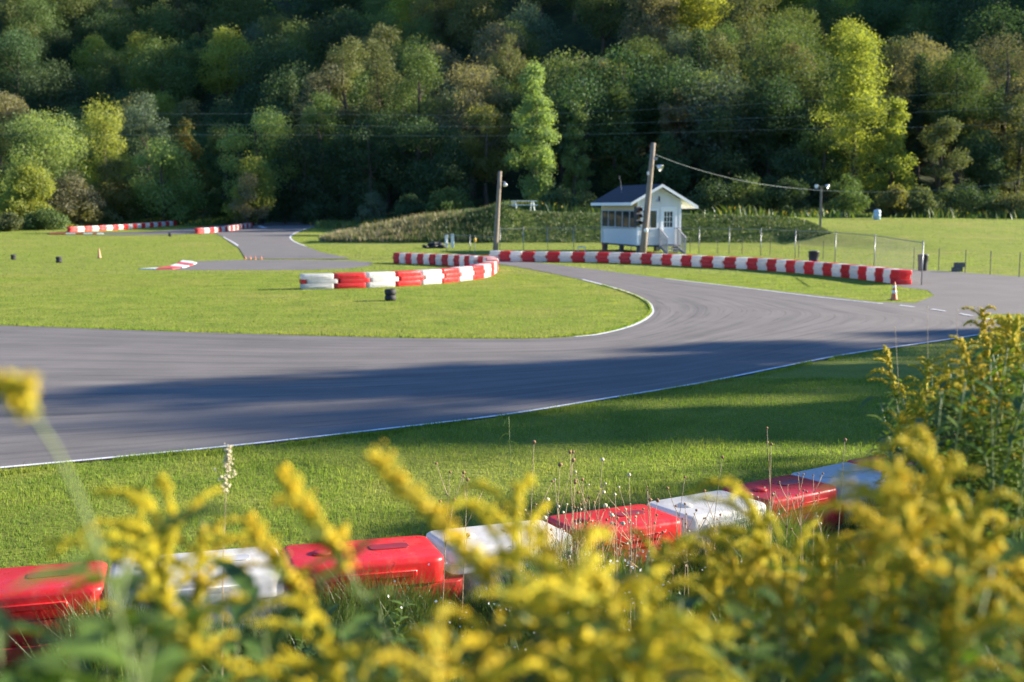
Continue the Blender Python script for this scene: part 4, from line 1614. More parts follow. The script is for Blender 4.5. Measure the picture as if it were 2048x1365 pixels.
HT = [
    # px, top, base, width, Y, key, label, shape, lift, n
    (95, 212, 440, 235, 136, 'bright', 'broad yellow-green vine-draped tree at the left edge of the wood', 'dome', .05, 9000),
    (5, 250, 440, 110, 139, 'mid', 'mid green tree cut by the left edge of the frame', 'dome', .05, 5000),
    (215, 205, 430, 175, 138, 'yellow', 'leafy light green tree right of the vine-draped yellow-green one', 'dome', .08, 8000),
    (295, 185, 400, 130, 148, 'grey', 'grey-green feathery tree rising behind the light green left trees', 'round', .15, 6000),
    (330, 270, 440, 190, 130, 'bright', 'wide pale green tree with drooping side left of the orange-tinged maple', 'dome', .03, 8000),
    (375, 232, 420, 95, 138, 'orange', 'narrow maple turning orange on its right side', 'poplar', .1, 5500),
    (520, 205, 420, 165, 128, 'bright', 'full light green tree standing alone against the dark wood', 'round', .12, 8500),
    (450, 240, 420, 110, 140, 'mid', 'darker green tree between the orange maple and the full light green tree', 'round', .1, 5000),
    (505, 315, 430, 130, 123, 'yellow', 'low yellow-green tree below the full light green tree', 'dome', .05, 6000),
    (232, 315, 445, 110, 132, 'gold', 'small golden tree near the distant left barriers', 'dome', .08, 5000),
    (60, 330, 460, 140, 130, 'yellow', 'tangled yellow-green bushy tree at lower left above the goldenrod patch', 'dome', .03, 6500),
    (150, 345, 450, 130, 131, 'brown', 'bare brownish thicket tree among the left bushes', 'dome', .05, 4500),
    (660, 120, 400, 130, 140, 'brown', 'brownish half-bare tree at the left of the tall centre group', 'round', .2, 5000),
    (705, 75, 400, 130, 142, 'olive', 'tall olive tree with tan top left of centre', 'round', .2, 6500),
    (765, 85, 400, 140, 138, 'olive', 'olive and rust topped tall tree in the centre group', 'poplar', .18, 6500),
    (640, 180, 400, 120, 134, 'mid', 'mid green tree at the edge of the dark central gap', 'round', .15, 5500),
    (835, 95, 395, 165, 132, 'mid', 'tall fresh green tree left of the grey willow', 'round', .2, 8000),
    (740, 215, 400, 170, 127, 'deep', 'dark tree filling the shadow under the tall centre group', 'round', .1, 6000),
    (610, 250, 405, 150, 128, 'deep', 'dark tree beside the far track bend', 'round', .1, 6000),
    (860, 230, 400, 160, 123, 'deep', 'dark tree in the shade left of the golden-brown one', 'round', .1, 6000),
    (945, 125, 395, 185, 130, 'tan', 'soft tan-grey willow-like tree in the centre of the wood', 'round', .25, 8500),
    (975, 205, 395, 130, 122, 'gold', 'golden-brown tree in front of the tan willow', 'round', .25, 6000),
    (905, 270, 400, 120, 119, 'deep', 'dark green tree below the golden-brown one', 'dome', .05, 5000),
    (1068, 122, 398, 118, 114, 'poplar', 'tall bright green poplar left of the booth', 'poplar', .05, 11000),
    (1152, 200, 400, 84, 121, 'poplar', 'slim smaller poplar between the two bigger poplars', 'poplar', .05, 6000),
    (1235, 175, 400, 118, 123, 'mid', 'shaded blue-green poplar directly behind the booth roof', 'poplar', .05, 8500),
    (1180, 108, 330, 120, 146, 'brown', 'brown dry-leaved tree above and behind the poplars', 'round', .2, 6000),
    (1018, 66, 330, 110, 150, 'olive', 'dome-shaped olive tree high behind the bright poplar', 'dome', .25, 6500),
    (1350, 182, 380, 85, 124, 'tan', 'pale tan small tree above the leaning pole', 'round', .3, 4500),
    (1410, 138, 390, 110, 130, 'bright', 'light green tree top right of the leaning pole', 'round', .2, 6000),
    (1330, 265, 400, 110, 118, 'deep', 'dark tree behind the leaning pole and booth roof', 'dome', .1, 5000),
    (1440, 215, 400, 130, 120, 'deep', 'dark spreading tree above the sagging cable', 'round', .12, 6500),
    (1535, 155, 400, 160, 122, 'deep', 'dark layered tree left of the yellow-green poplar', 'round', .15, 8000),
    (1575, 88, 380, 130, 134, 'red', 'reddish-topped tree left of the yellow-green poplar', 'round', .25, 6000),
    (1700, 57, 400, 205, 112, 'yellow', 'tallest tree, big bright yellow-green poplar at right', 'poplar', .08, 14000),
    (1640, 240, 400, 110, 113, 'mid', 'green tree tucked against the left of the big yellow-green poplar', 'round', .08, 6000),
    (1785, 185, 400, 100, 109, 'yellow', 'smaller yellow-green poplar at the right foot of the tallest one', 'poplar', .03, 8000),
    (1880, 235, 400, 105, 110, 'olive', 'sparse vine-hung tree forking right of the poplars', 'round', .15, 3800),
    (1912, 98, 390, 165, 124, 'mid', 'round dark green tree at upper right', 'round', .3, 9000),
    (1840, 70, 380, 130, 134, 'tan', 'thin tan tree between tallest poplar and round green tree', 'round', .3, 5000),
    (2000, 55, 390, 150, 130, 'brown', 'brownish bare-topped tree at the upper right edge', 'round', .25, 5500),
    (2030, 190, 400, 130, 115, 'olive', 'olive ivy-wrapped tree at the right edge of the frame', 'round', .12, 6000),
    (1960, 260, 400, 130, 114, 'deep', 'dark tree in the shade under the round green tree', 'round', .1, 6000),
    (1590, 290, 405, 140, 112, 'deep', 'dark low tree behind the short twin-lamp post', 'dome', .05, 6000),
    (2110, 120, 400, 160, 120, 'mid', 'green tree beyond the right edge of the frame', 'round', .15, 5000),
]
for i, (px, top, base, wp, Y, key, lb, shp, lift, n) in enumerate(HT):
    hero(px, top, base, wp, Y - 17 * max(0, 1 - px / 470.0) if px < 470 else Y, key, lb, shp, 3 + i * 7, lift, int(n * 2.2), lobes=46 if shp == 'poplar' else 26, bark=M_bark, leaf=.125, ragged=.6 if shp == 'poplar' else .34)

BUSH = [
    (355, 360, 445, 125, 128, 'mid', 'round clipped-looking green bush beside the distant barriers', 1),
    (497, 350, 425, 92, 121, 'tan', 'round olive-brown bush below the low yellow-green tree', 2),
    (35, 395, 465, 130, 122, 'yellow', 'yellow-flowered bush at the far left edge', 3),
    (95, 420, 465, 110, 118, 'mid', 'low green bush left of the distant barrier row', 4),
    (155, 400, 458, 110, 124, 'gold', 'golden weed bush behind the left end of the distant barriers', 5),
    (210, 405, 455, 90, 126, 'olive', 'olive bush behind the middle of the distant barriers', 6),
    (275, 395, 450, 90, 128, 'mid', 'small green bush behind the right part of the distant barriers', 7),
    (20, 425, 475, 80, 116, 'olive', 'dim olive bush at the left edge above the lawn', 8),
    (430, 380, 432, 80, 132, 'mid', 'green bush left of the olive-brown round bush', 9),
    (570, 375, 425, 100, 128, 'deep', 'dark bush at the head of the far track', 10),
    (645, 385, 425, 110, 126, 'deep', 'dark bush right of the far track bend', 11),
    (745, 385, 420, 90, 118, 'grey', 'grey-green shrub behind the dry grass hump', 12),
    (820, 390, 420, 90, 114, 'deep', 'dark shrub behind the crest of the hump', 13),
    (900, 375, 415, 100, 112, 'mid', 'green shrub at the foot of the wood left of the slim pole', 14),
    (1130, 375, 412, 120, 108, 'deep', 'dark shrub behind the picnic table', 15),
    (1420, 360, 430, 130, 104, 'deep', 'dark shrub bank right of the booth', 16),
    (1500, 345, 430, 130, 105, 'mid', 'green shrub under the sagging cable', 17),
    (1570, 360, 430, 120, 103, 'deep', 'dark shrub left of the short lamp post', 18),
    (1690, 350, 430, 110, 104, 'mid', 'green shrub between the lamp post and the blue barrel', 19),
    (1790, 372, 440, 90, 100, 'gold', 'golden brushy shrub right of the blue barrel', 20),
    (1840, 375, 440, 90, 101, 'olive', 'olive shrub at the foot of the smaller yellow-green poplar', 21),
    (1930, 370, 440, 140, 103, 'deep', 'dark shrub on the upper edge of the right lawn', 22),
    (2020, 385, 445, 120, 102, 'olive', 'olive shrub at the right edge above the lawn', 23),
]
for (px, top, base, wp, Y, key, lb, sd) in BUSH:
    hero(px, top, base, wp, Y - (8 * max(0, 1 - px / 400.0)), key, lb, 'dome', 300 + sd * 3, .02, 5200, 16, leaf=.12, name='bush', cat='bush', ragged=.3)

# hillside trees: prototypes, then copies
PRO = []
kinds = [('deep', 'round', 'dark green round-crowned tree on the wooded hillside', 10.5, 13), ('mid', 'round', 'mid green round-crowned tree on the wooded hillside', 10, 13), ('olive', 'round', 'olive green tree on the wooded hillside', 9.5, 12.5), ('grey', 'dome', 'grey-green domed tree on the wooded hillside', 10, 12), ('yellow', 'round', 'tree turning yellow on the wooded hillside', 8.5, 11.5), ('deep', 'cone', 'dark pointed evergreen on the wooded hillside', 7, 15), ('tan', 'round', 'pale tan tree on the wooded hillside', 8.5, 12)]
for i, (key, shp, lb, w, ht) in enumerate(kinds):
    cm, Lc, Lr = crown_mesh('crown', 900 + i, w, ht * .86, LMAT(key), 13000, 44, .155, shp, .25, .35)
    tm = trunk_mesh('trunk', 900 + i, ht, w, Lc, M_bark, ht * .14)
    PRO.append((cm, tm, lb, ht))
pts = []
tries = 0
while len(pts) < 280 and tries < 60000:
    tries += 1
    Y = 122 + 165 * rng.random() ** 1.1
    X = rng.uniform(-.52, .52) * Y
    ybx = float(np.interp(X, [-120, -60, -35, -15, 10, 60, 130], [150, 146, 140, 122, 112, 108, 104]))
    if Y < ybx + 8:
        continue
    sp = 5.4 + (Y - 120) * .016
    if any((X - a_) ** 2 + (Y - b_) ** 2 < sp * sp for a_, b_ in pts):
        continue
    pts.append((X, Y))
wk = np.array([.30, .33, .14, .06, .09, .05, .03])
for (X, Y) in pts:
    k = int(rng.choice(7, p=wk))
    cm, tm, lb, ht = PRO[k]
    root = empty('hillside_tree', (X, Y, H(X, Y)), rng.uniform(0, 6.28))
    s = rng.uniform(.8, 1.2) * (1 + (Y - 150) * .0012)
    root.scale = (s * rng.uniform(.9, 1.12), s * rng.uniform(.9, 1.12), s)
    c_ = link('crown', cm, root)
    c_.location = (0, 0, ht * .14)
    link('trunk', tm, root)
    tag(root, lb, 'tree', 'trees on the wooded hillside: ' + lb.split(' on ')[0])

# the wood higher up the hill, one mass
n = 110000
Y = rng.uniform(262, 400, n)
X = rng.uniform(-.6, .6, n) * Y
cell = 8.5
gxi, gyi = np.floor(X / cell), np.floor(Y / cell)
hsh = np.abs(np.sin(gxi * 12.9898 + gyi * 78.233) * 43758.5453) % 1
ccx = (gxi + .3 + .4 * hsh) * cell
ccy = (gyi + .3 + .4 * ((hsh * 7.13) % 1)) * cell
rr = np.hypot(X - ccx, Y - ccy) / (cell * .62)
top = 9 + 5 * ((hsh * 3.7) % 1)
Zc = hz(X, Y) + top * np.sqrt(np.maximum(.05, 1 - np.minimum(rr, .97) ** 2)) * rng.uniform(.86, 1.03, n)
nrm = unit(np.stack([(X - ccx), (Y - ccy), np.full(n, 2.5)], 1) + rng.normal(size=(n, 3)) * 1.5)
Pq, fq = quads(np.stack([X, Y, Zc], 1), nrm, rng.uniform(.22, .5, n), rng.uniform(.5, .9, n), rng)
wd = link('wood', np_mesh('wood', Pq, fq, np.full(n, 4), [LMAT('mid'), LMAT('deep'), LMAT('yellow'), LMAT('olive')], np.digitize((hsh * 5.3) % 1, [.4, .62, .8])))
tag(wd, kind='stuff')

# trees standing off to the right whose long evening shadows cross the track
SH = [(44, 28.0, 18.0, 6.5, 3400), (38, 26.4, 14.5, 3.5, 2600), (36, 21.9, 12.8, 5.5, 3600), (31, 16.1, 11.2, 6.0, 6500), (66, 37.5, 21, 3.5, 2200), (52, 32.9, 17.5, 3, 1800), (70, 30.9, 27, 9, 3600), (84, 36.1, 31, 7, 2600), (75, 105.8, 13, 10, 5000), (92, 116.3, 17, 12, 5000)]
for i, (x, y, ht, w, n) in enumerate(SH):
    root = empty('roadside_tree', (x, y, H(x, y)))
    cm, Lc, Lr = crown_mesh('crown', 1200 + i, w, ht * .75, LMAT('mid'), n, 26, .3, 'round', .4, .5)
    c_ = link('crown', cm, root)
    c_.location = (0, 0, ht * .25)
    link('trunk', trunk_mesh('trunk', 1200 + i, ht, w, Lc, M_bark, ht * .25), root)
    tag(root, 'green tree standing outside the frame to the right of the track', 'tree', 'trees beyond the right edge of the frame')


# ------------------------------------------------------------------ goldenrod
def bez(p0, p1, p2, n):
    t = np.linspace(0, 1, n)[:, None]
    return (1 - t) ** 2 * np.array(p0) + 2 * t * (1 - t) * np.array(p1) + t * t * np.array(p2)


OCT_V = np.array([(1, 0, 0), (0, 1, 0), (-1, 0, 0), (0, -1, 0), (0, 0, 1.1), (0, 0, -1.1)], float)
OCT_F = np.array([(0, 1, 4), (1, 2, 4), (2, 3, 4), (3, 0, 4), (1, 0, 5), (2, 1, 5), (3, 2, 5), (0, 3, 5)])


def florets(C_, rad, r):
    n = len(C_)
    q = unit(r.normal(size=(n, 3)))
    V = C_[:, None, :] + OCT_V[None] * rad[:, None, None]
    V = V + (r.random((n, 6, 3)) - .5) * rad[:, None, None] * .9
    f = (OCT_F[None] + (np.arange(n) * 6)[:, None, None]).reshape(-1)
    return V.reshape(-1, 3), f, np.full(n * 8, 3)


def leaf_strip(p0, d, L, w, droop, r):
    """folded lance-shaped leaf: 3 segments, 2 halves"""
    d = d / np.linalg.norm(d)
    side = np.cross(d, [0, 0, 1.0])
    side /= max(1e-6, np.linalg.norm(side))
    up = np.cross(side, d)
    V = []
    for t, ww in ((0, .25), (.3, 1), (.65, .75), (1, .02)):
        c_ = p0 + d * L * t + np.array([0, 0, -droop * L * t * t])
        V += [c_ - side * w * ww * .5 + up * w * .18 * ww, c_, c_ + side * w * ww * .5 + up * w * .18 * ww]
    f = []
    for k in range(3):
        b_ = k * 3
        f += [b_, b_ + 1, b_ + 4, b_ + 3, b_ + 1, b_ + 2, b_ + 5, b_ + 4]
    return V, f


def goldenrod_proto(seed, height=1.25, plume=.30, nb=15, lean=.12, blen=.15, fl=110, nleaf=70, thick=.012, la=None):
    r = np.random.default_rng(seed)
    la = r.uniform(0, 6.28) if la is None else la
    tip = np.array([math.cos(la) * lean, math.sin(la) * lean, height])
    S = bez((0, 0, 0), (tip[0] * .15, tip[1] * .15, height * .6), tip, 14)
    mb = MB()
    mb.tube([tuple(p) for p in S], list(np.linspace(.0055, .0018, 14)), 6)
    FC, FR = [], []
    # the tip of the main axis is itself a spike that ties the side spikes together
    n = int(fl * 2.2)
    ta = r.uniform(1 - plume * .95, 1.0, n) * 13
    FC.append(np.stack([np.interp(ta, np.arange(14), S[:, q]) for q in range(3)], 1) + r.normal(size=(n, 3)) * thick * .5)
    FR.append(r.uniform(.003, .005, n))
    for k in range(nb):
        t = 1 - plume * (1 - k / nb) * r.uniform(.85, 1)
        idx = t * 13
        p0 = S[int(idx)] * (1 - idx % 1) + S[min(13, int(idx) + 1)] * (idx % 1)
        an = la + (k * 2.4 % 3.6) - 1.8 + r.uniform(-.4, .4)
        L = blen * (1.1 - .55 * k / nb) * r.uniform(.75, 1.15)
        o_ = np.array([math.cos(an), math.sin(an), 0])
        p1 = p0 + o_ * L * .45 + np.array([0, 0, L * .6])
        p2 = p0 + o_ * L * r.uniform(.85, 1.1) + np.array([0, 0, L * r.uniform(.15, .6)])
        B = bez(p0, p1, p2, 10)
        mb.tube([tuple(p) for p in B], list(np.linspace(.0018, .0008, 10)), 4, False)
        n = int(fl * 1.25 * L / .09)
        tt = r.uniform(.05, 1.02, n)
        Bi = np.stack([np.interp(tt * 9, np.arange(10), B[:, q]) for q in range(3)], 1)
        tk = thick * (.30 + .75 * np.sin(np.clip(tt, 0, 1) ** .8 * math.pi * .95 + .1))[:, None]
        off = r.normal(size=(n, 3)) * tk * .42 + np.array([0, 0, 1]) * tk * .45
        FC.append(Bi + off)
        FR.append(r.uniform(.0017, .0036, n))
    FC, FR = np.concatenate(FC), np.concatenate(FR)
    V, f, lc = florets(FC, FR, r)
    bl = np_mesh('flower_plume', V, f, lc, [M_bloom])
    stem = mb.mesh('stem', M_gstem, 0, True)
    LV, LF = [], []
    for k in range(nleaf):
        t = r.uniform(.12, 1 - plume * .6)
        idx = t * 13
        p0 = S[int(idx)] * (1 - idx % 1) + S[min(13, int(idx) + 1)] * (idx % 1)
        an = k * 2.4
        d = np.array([math.cos(an), math.sin(an), r.uniform(.2, .9)])
        L = r.uniform(.07, .12) * (1.15 - .5 * t)
        v, f_ = leaf_strip(p0, d, L, r.uniform(.012, .019), r.uniform(.1, .7), r)
        b_ = len(LV)
        LV += v
        LF += [q + b_ for q in f_]
    lf = np_mesh('leaves', LV, LF, np.full(len(LF) // 4, 4), [M_gleaf])
    return dict(h=height, tip=tip, stem=stem, bloom=bl, leaf=lf)


GP = [goldenrod_proto(21, 1.25, .17, 9, .12, .14, 120, 90, .0072), goldenrod_proto(22, 1.20, .20, 11, .18, .17, 120, 90, .0068), goldenrod_proto(23, 1.3, .15, 5, .26, .12, 130, 90, .0072), goldenrod_proto(24, 1.15, .21, 12, .10, .16, 115, 90, .0068), goldenrod_proto(25, 1.25, .17, 6, .30, .16, 125, 90, .0072), goldenrod_proto(26, 1.3, .15, 0, .62, .1, 190, 80, .012, 0.0), goldenrod_proto(27, 1.3, .13, 2, .42, .07, 150, 80, .011, 0.0)]
GF = [goldenrod_proto(31, 1.3, .18, 10, .14, .11, 80, 150, .0080), goldenrod_proto(32, 1.35, .15, 8, .22, .10, 80, 160, .0080), goldenrod_proto(33, 1.25, .20, 11, .10, .12, 80, 150, .0080)]


def plant(P_, px, py, Y, label, group=None, rz=None, lean=(0, 0)):
    """a plant whose top stands at the point (px, py) at depth Y, rooted in the bank"""
    tip = at(px, py, Y)
    rz = rng.uniform(0, 6.28) if rz is None else rz
    ox, oy = lean
    for _ in range(3):
        z0 = H(tip.x - ox, tip.y - oy)
        hgt = tip.z - z0
        s = max(.35, hgt / P_['h'])
        s2 = min(max(s, .8), 1.15)
        rot = Matrix.Rotation(rz, 3, 'Z').to_quaternion()
        if lean != (0, 0):
            rot = Vector((0, 0, 1)).rotation_difference(Vector((lean[0], lean[1], hgt)).normalized()) @ rot
        v = rot @ Vector((P_['tip'][0] * s2, P_['tip'][1] * s2, P_['tip'][2] * s))
        ox, oy = v.x, v.y
    root = empty('goldenrod', (tip.x - ox, tip.y - oy, tip.z - v.z))
    root.scale = (s2, s2, s)
    root.rotation_mode = 'QUATERNION'
    root.rotation_quaternion = rot
    link('stem', P_['stem'], root)
    link('leaves', P_['leaf'], root)
    link('flower_plume', P_['bloom'], root)
    tag(root, label, 'goldenrod', group)
    return root


FG = [
    (345, 1015, 1.55, 1, 'blurred goldenrod with a double plume in front of the left white barrier', (0.02, 0)),
    (285, 1050, 1.65, 3, 'blurred goldenrod plume just left of the double plume on the left', (0, 0)),
    (410, 1060, 1.7, 0, 'blurred goldenrod plume just right of the double plume on the left', (0, 0)),
    (562, 940, 1.45, 6, 'slender goldenrod spire bending left above the left red barrier', (0, 0)),
    (495, 1035, 1.5, 6, 'goldenrod spray left of the slender spire over the white barrier', (0, 0)),
    (748, 912, 1.35, 5, 'long lone goldenrod spike leaning left over the grass in the centre', (0, 0)),
    (1035, 968, 1.6, 4, 'goldenrod with hooked tip standing before the middle white barrier', (.10, 0)),
    (1085, 1060, 1.5, 0, 'bright goldenrod plume overlapping the right end of the middle white barrier', (0, 0)),
    (1150, 1140, 1.3, 3, 'bright goldenrod plume low in the centre of the foreground', (-.05, 0)),
    (1215, 1165, 1.35, 1, 'second bright goldenrod plume low in the centre, right of the first', (.03, 0)),
    (1330, 1085, 1.8, 0, 'goldenrod plume below the red barrier with dry stalks', (0, 0)),
    (1850, 872, 1.75, 4, 'highest goldenrod plume, arching over the right end of the near barriers', (.1, 0)),
    (1490, 985, 1.9, 1, 'goldenrod plume reaching left over the bluish white barrier', (-.15, 0)),
]
for (px, py, Y, k, lb, ln) in FG:
    plant(GP[k], px, py, Y, lb, None, {5: math.pi, 6: math.pi}.get(k), ln)


def mass(n, f, label, group, protos):
    for i in range(n):
        px, py, Y = f()
        plant(protos[int(rng.integers(min(5, len(protos))))], px, py, Y, label, group, None, (rng.normal(0, .06), rng.normal(0, .04)))


def rightmass():
    px = rng.uniform(1420, 2090)
    lim = np.interp(px, [1420, 1500, 1620, 1780, 1860, 1960, 2090], [1090, 1010, 990, 930, 900, 960, 1060])
    return px, lim + rng.random() ** 1.2 * 260 + 10, rng.uniform(1.3, 2.3)


mass(25, rightmass, 'goldenrod in yellow bloom within the dense blurred mass at the lower right', 'goldenrod mass at the lower right', GP)


def lowleft():
    px = rng.uniform(240, 1450)
    return px, rng.uniform(1205, 1350), rng.uniform(1.15, 1.7)


mass(12, lowleft, 'blurred goldenrod along the bottom edge of the picture', 'goldenrod along the bottom edge', GP)


def rightbush():
    px = rng.uniform(1775, 2110)
    lim = np.interp(px, [1775, 1850, 1920, 1990, 2100], [740, 700, 670, 640, 610])
    return px, lim + rng.random() * 260, rng.uniform(4.0, 5.8)


mass(64, rightbush, 'leafy goldenrod in the tall bush at the right edge', 'goldenrod bush at the right edge', GF)
for (px, py, Y, lb) in ((1962, 618, 4.6, 'topmost goldenrod spray of the bush at the right edge'), (1775, 700, 5.0, 'outermost left goldenrod spray of the right-hand bush'), (2030, 640, 4.3, 'fern-like leafy goldenrod tip at the right edge of the frame')):
    plant(GF[0], px, py, Y, lb, None, None, (-.1, 0))

# one thick bent stem at far left, close to the lens
tipp = at(12, 772, 1.0)
basep = Vector((tipp.x + .16, 1.02, H(tipp.x + .16, 1.02)))
root = empty('goldenrod', basep)
S = bez((0, 0, 0), (.0, 0, .9 * (tipp.z - basep.z)), tuple(tipp - basep), 16)
MB().tube([tuple(p) for p in S], list(np.linspace(.0030, .0018, 16)), 8).build('stem', M_gstem, root, 0, True)
r = np.random.default_rng(5)
tt = r.uniform(.945, 1.0, 260)
Bi = np.stack([np.interp(tt * 15, np.arange(16), S[:, q]) for q in range(3)], 1) + r.normal(size=(260, 3)) * .0045
B2 = bez(S[-1] + [-.03, 0, 0], S[-1] + [0, 0, .006], S[-1] + [.022, 0, 0], 12)
t2_ = r.uniform(0, 11, 420)
Bj = np.stack([np.interp(t2_, np.arange(12), B2[:, q]) for q in range(3)], 1) + r.normal(size=(420, 3)) * .0035
V, f, lc = florets(np.concatenate([Bi, Bj]), r.uniform(.002, .0036, 680), r)
link('flower_plume', np_mesh('flower_plume', V, f, lc, [M_bloom]), root)
LV, LF = [], []
for k in range(16):
    p0 = S[int(4 + k * .5)]
    an = k * 2.4
    v, f_ = leaf_strip(p0, np.array([math.cos(an), math.sin(an), .6]), r.uniform(.06, .10), .018, .5, r)
    b_ = len(LV)
    LV += v
    LF += [q + b_ for q in f_]
link('leaves', np_mesh('leaves', LV, LF, np.full(len(LF) // 4, 4), [M_gleaf]), root)
tag(root, 'thick pale stem with a bent yellow tip at the far left, closest to the lens', 'goldenrod')

# leafy weeds (no bloom) low in the foreground
def weed_proto(seed, height, nleaf, L0, w0):
    r = np.random.default_rng(seed)
    S = bez((0, 0, 0), (.03, .02, height * .5), (.08 * r.normal(), .08 * r.normal(), height), 10)
    stem = MB().tube([tuple(p) for p in S], list(np.linspace(.005, .0015, 10)), 5).mesh('stem', M_gstem, 0, True)
    LV, LF = [], []
    for k in range(nleaf):
        t = .1 + .9 * (k + r.random()) / nleaf
        idx = min(8.99, t * 9)
        p0 = S[int(idx)] * (1 - idx % 1) + S[int(idx) + 1] * (idx % 1)
        an = k * 2.4
        v, f_ = leaf_strip(p0, np.array([math.cos(an), math.sin(an), r.uniform(.2, 1.0)]), L0 * r.uniform(.6, 1.2), w0 * r.uniform(.7, 1.2), r.uniform(.1, .8), r)
        b_ = len(LV)
        LV += v
        LF += [q + b_ for q in f_]
    return stem, np_mesh('leaves', LV, LF, np.full(len(LF) // 4, 4), [M_gleaf]), height


WP = [weed_proto(41, .8, 44, .12, .034), weed_proto(42, .7, 40, .085, .018), weed_proto(43, .9, 44, .075, .014)]


def weed(x, y, label, group, k=None, s=1.0):
    st_, lf_, hh = WP[int(rng.integers(3)) if k is None else k]
    root = empty('leafy_weed', (x, y, H(x, y) - .02), rng.uniform(0, 6.28))
    root.scale = (s, s, s)
    link('stem', st_, root)
    link('leaves', lf_, root)
    tag(root, label, 'weed', group)


for i in range(60):
    Y = rng.uniform(2.0, 6.0)
    X = rng.uniform(-.5, .55) * Y
    d = (6.9 + .45 * X) - Y
    if d < .9:
        continue
    weed(X, Y, 'leafy green weed on the bank under the goldenrod', 'leafy weeds on the bank', None, rng.uniform(.5, .95))
for (px, py, Y, lb) in ((60, 1180, 1.25, 'big dark leaves hanging in front of the lower left red barrier'), (200, 1200, 1.3, 'second clump of dark leaves at the lower left, right of the first'), (150, 1290, 1.2, 'lowest clump of dark leaves in the lower left corner'), (20, 1120, 1.15, 'tall dark leaves against the left edge above the red barrier'), (290, 1230, 1.35, 'dark leaves right of the red barrier at the lower left'), (90, 1260, 1.1, 'dark leaf cluster close to the lens at the lower left'), (640, 1230, 1.4, 'green leaves below the glossy red barrier'), (1000, 1220, 1.4, 'green leaves low in the centre of the foreground'), (900, 1270, 1.3, 'broad green leaves at the bottom centre'), (430, 1050, 1.9, 'grey-green leafy weed left of the slender spire'), (1030, 835, 6.3, 'pale leafy shoot rising against the grass above the middle barrier')):
    tp = at(px, py, Y)
    z0 = H(tp.x, Y)
    k = 0 if py > 1100 else 2
    st_, lf_, hh = WP[k]
    root = empty('leafy_weed', (tp.x, Y, z0), rng.uniform(0, 6.28))
    s = (tp.z - z0) / hh
    sx = max(.7, s * .75) if Y < 3 else .75
    root.scale = (sx, sx, s)
    link('stem', st_, root)
    link('leaves', lf_, root)
    tag(root, lb, 'weed')

for i in range(150):
    Y = rng.uniform(3.8, 6.0)
    px = rng.uniform(1815, 2120)
    lim = np.interp(px, [1800, 1850, 1920, 1990, 2100], [790, 740, 700, 660, 630])
    tp = at(px, lim + rng.random() * 380, Y)
    k = int(rng.integers(1, 3))
    s_ = max(.5, (tp.z - H(tp.x, Y)) / WP[k][2])
    weed(tp.x, Y, 'leafy green stem inside the goldenrod bush at the right edge', 'leafy stems in the right-hand bush', k, s_)
for i in range(60):
    px = rng.uniform(250, 1900)
    Y = rng.uniform(1.5, 2.6)
    tp = at(px, np.interp(px, [300, 700, 1300, 1500, 1900], [1240, 1210, 1180, 1120, 1010]) + rng.random() * 150, Y)
    k = int(rng.integers(0, 3))
    s_ = max(.4, (tp.z - H(tp.x, Y)) / WP[k][2])
    weed(tp.x, Y, 'blurred leafy stem among the foreground goldenrod', 'leafy stems among the foreground goldenrod', k, s_)

# dry seed stalks in front of the red barrier
def stalk(px, py, Y, label, heads, pale, name='seed_stalk', r_h=.016, group=None):
    tp = at(px, py, Y)
    bx = tp.x + rng.normal(0, .05)
    z0 = H(bx, Y)
    root = empty(name, (bx, Y, z0))
    top = Vector((tp.x - bx, 0, tp.z - z0))
    B = bez((0, 0, 0), (0.02, 0, top.z * .5), tuple(top), 8)
    mb = MB()
    kq = .45 if name == 'grass_stalk' else .75
    mb.tube([tuple(p) for p in B], list(np.linspace(.005 * kq, .0022 * kq, 8)), 5)
    ends = [Vector(B[-1])]
    for k in range(heads - 1):
        i = 4 + k % 3
        e = Vector(B[i]) + Vector((rng.normal(0, .07), rng.normal(0, .05), top.z * rng.uniform(.12, .32)))
        mb.tube([tuple(B[i]), tuple((Vector(B[i]) + e) / 2 + Vector((0, 0, -.01))), tuple(e)], [.003, .002, .0016], 4)
        ends.append(e)
    mb.build('stem', M_drystem, root, 0, True)
    m = M_palehead if pale else M_seed
    for e in ends:
        s = r_h * rng.uniform(.7, 1.25)
        h_ = MB()
        h_.lathe([(.25 * s, -.9 * s), (.8 * s, -.5 * s), (1.05 * s, .05 * s), (.85 * s, .6 * s), (.4 * s, .95 * s)], 9, e)
        o = h_.build('seed_head', m, root, 0, True)
        for v in o.data.vertices:
            v.co += Vector((rng.normal(0, .12 * s), rng.normal(0, .12 * s), rng.normal(0, .12 * s)))
    tag(root, label, 'dry stalk', group)


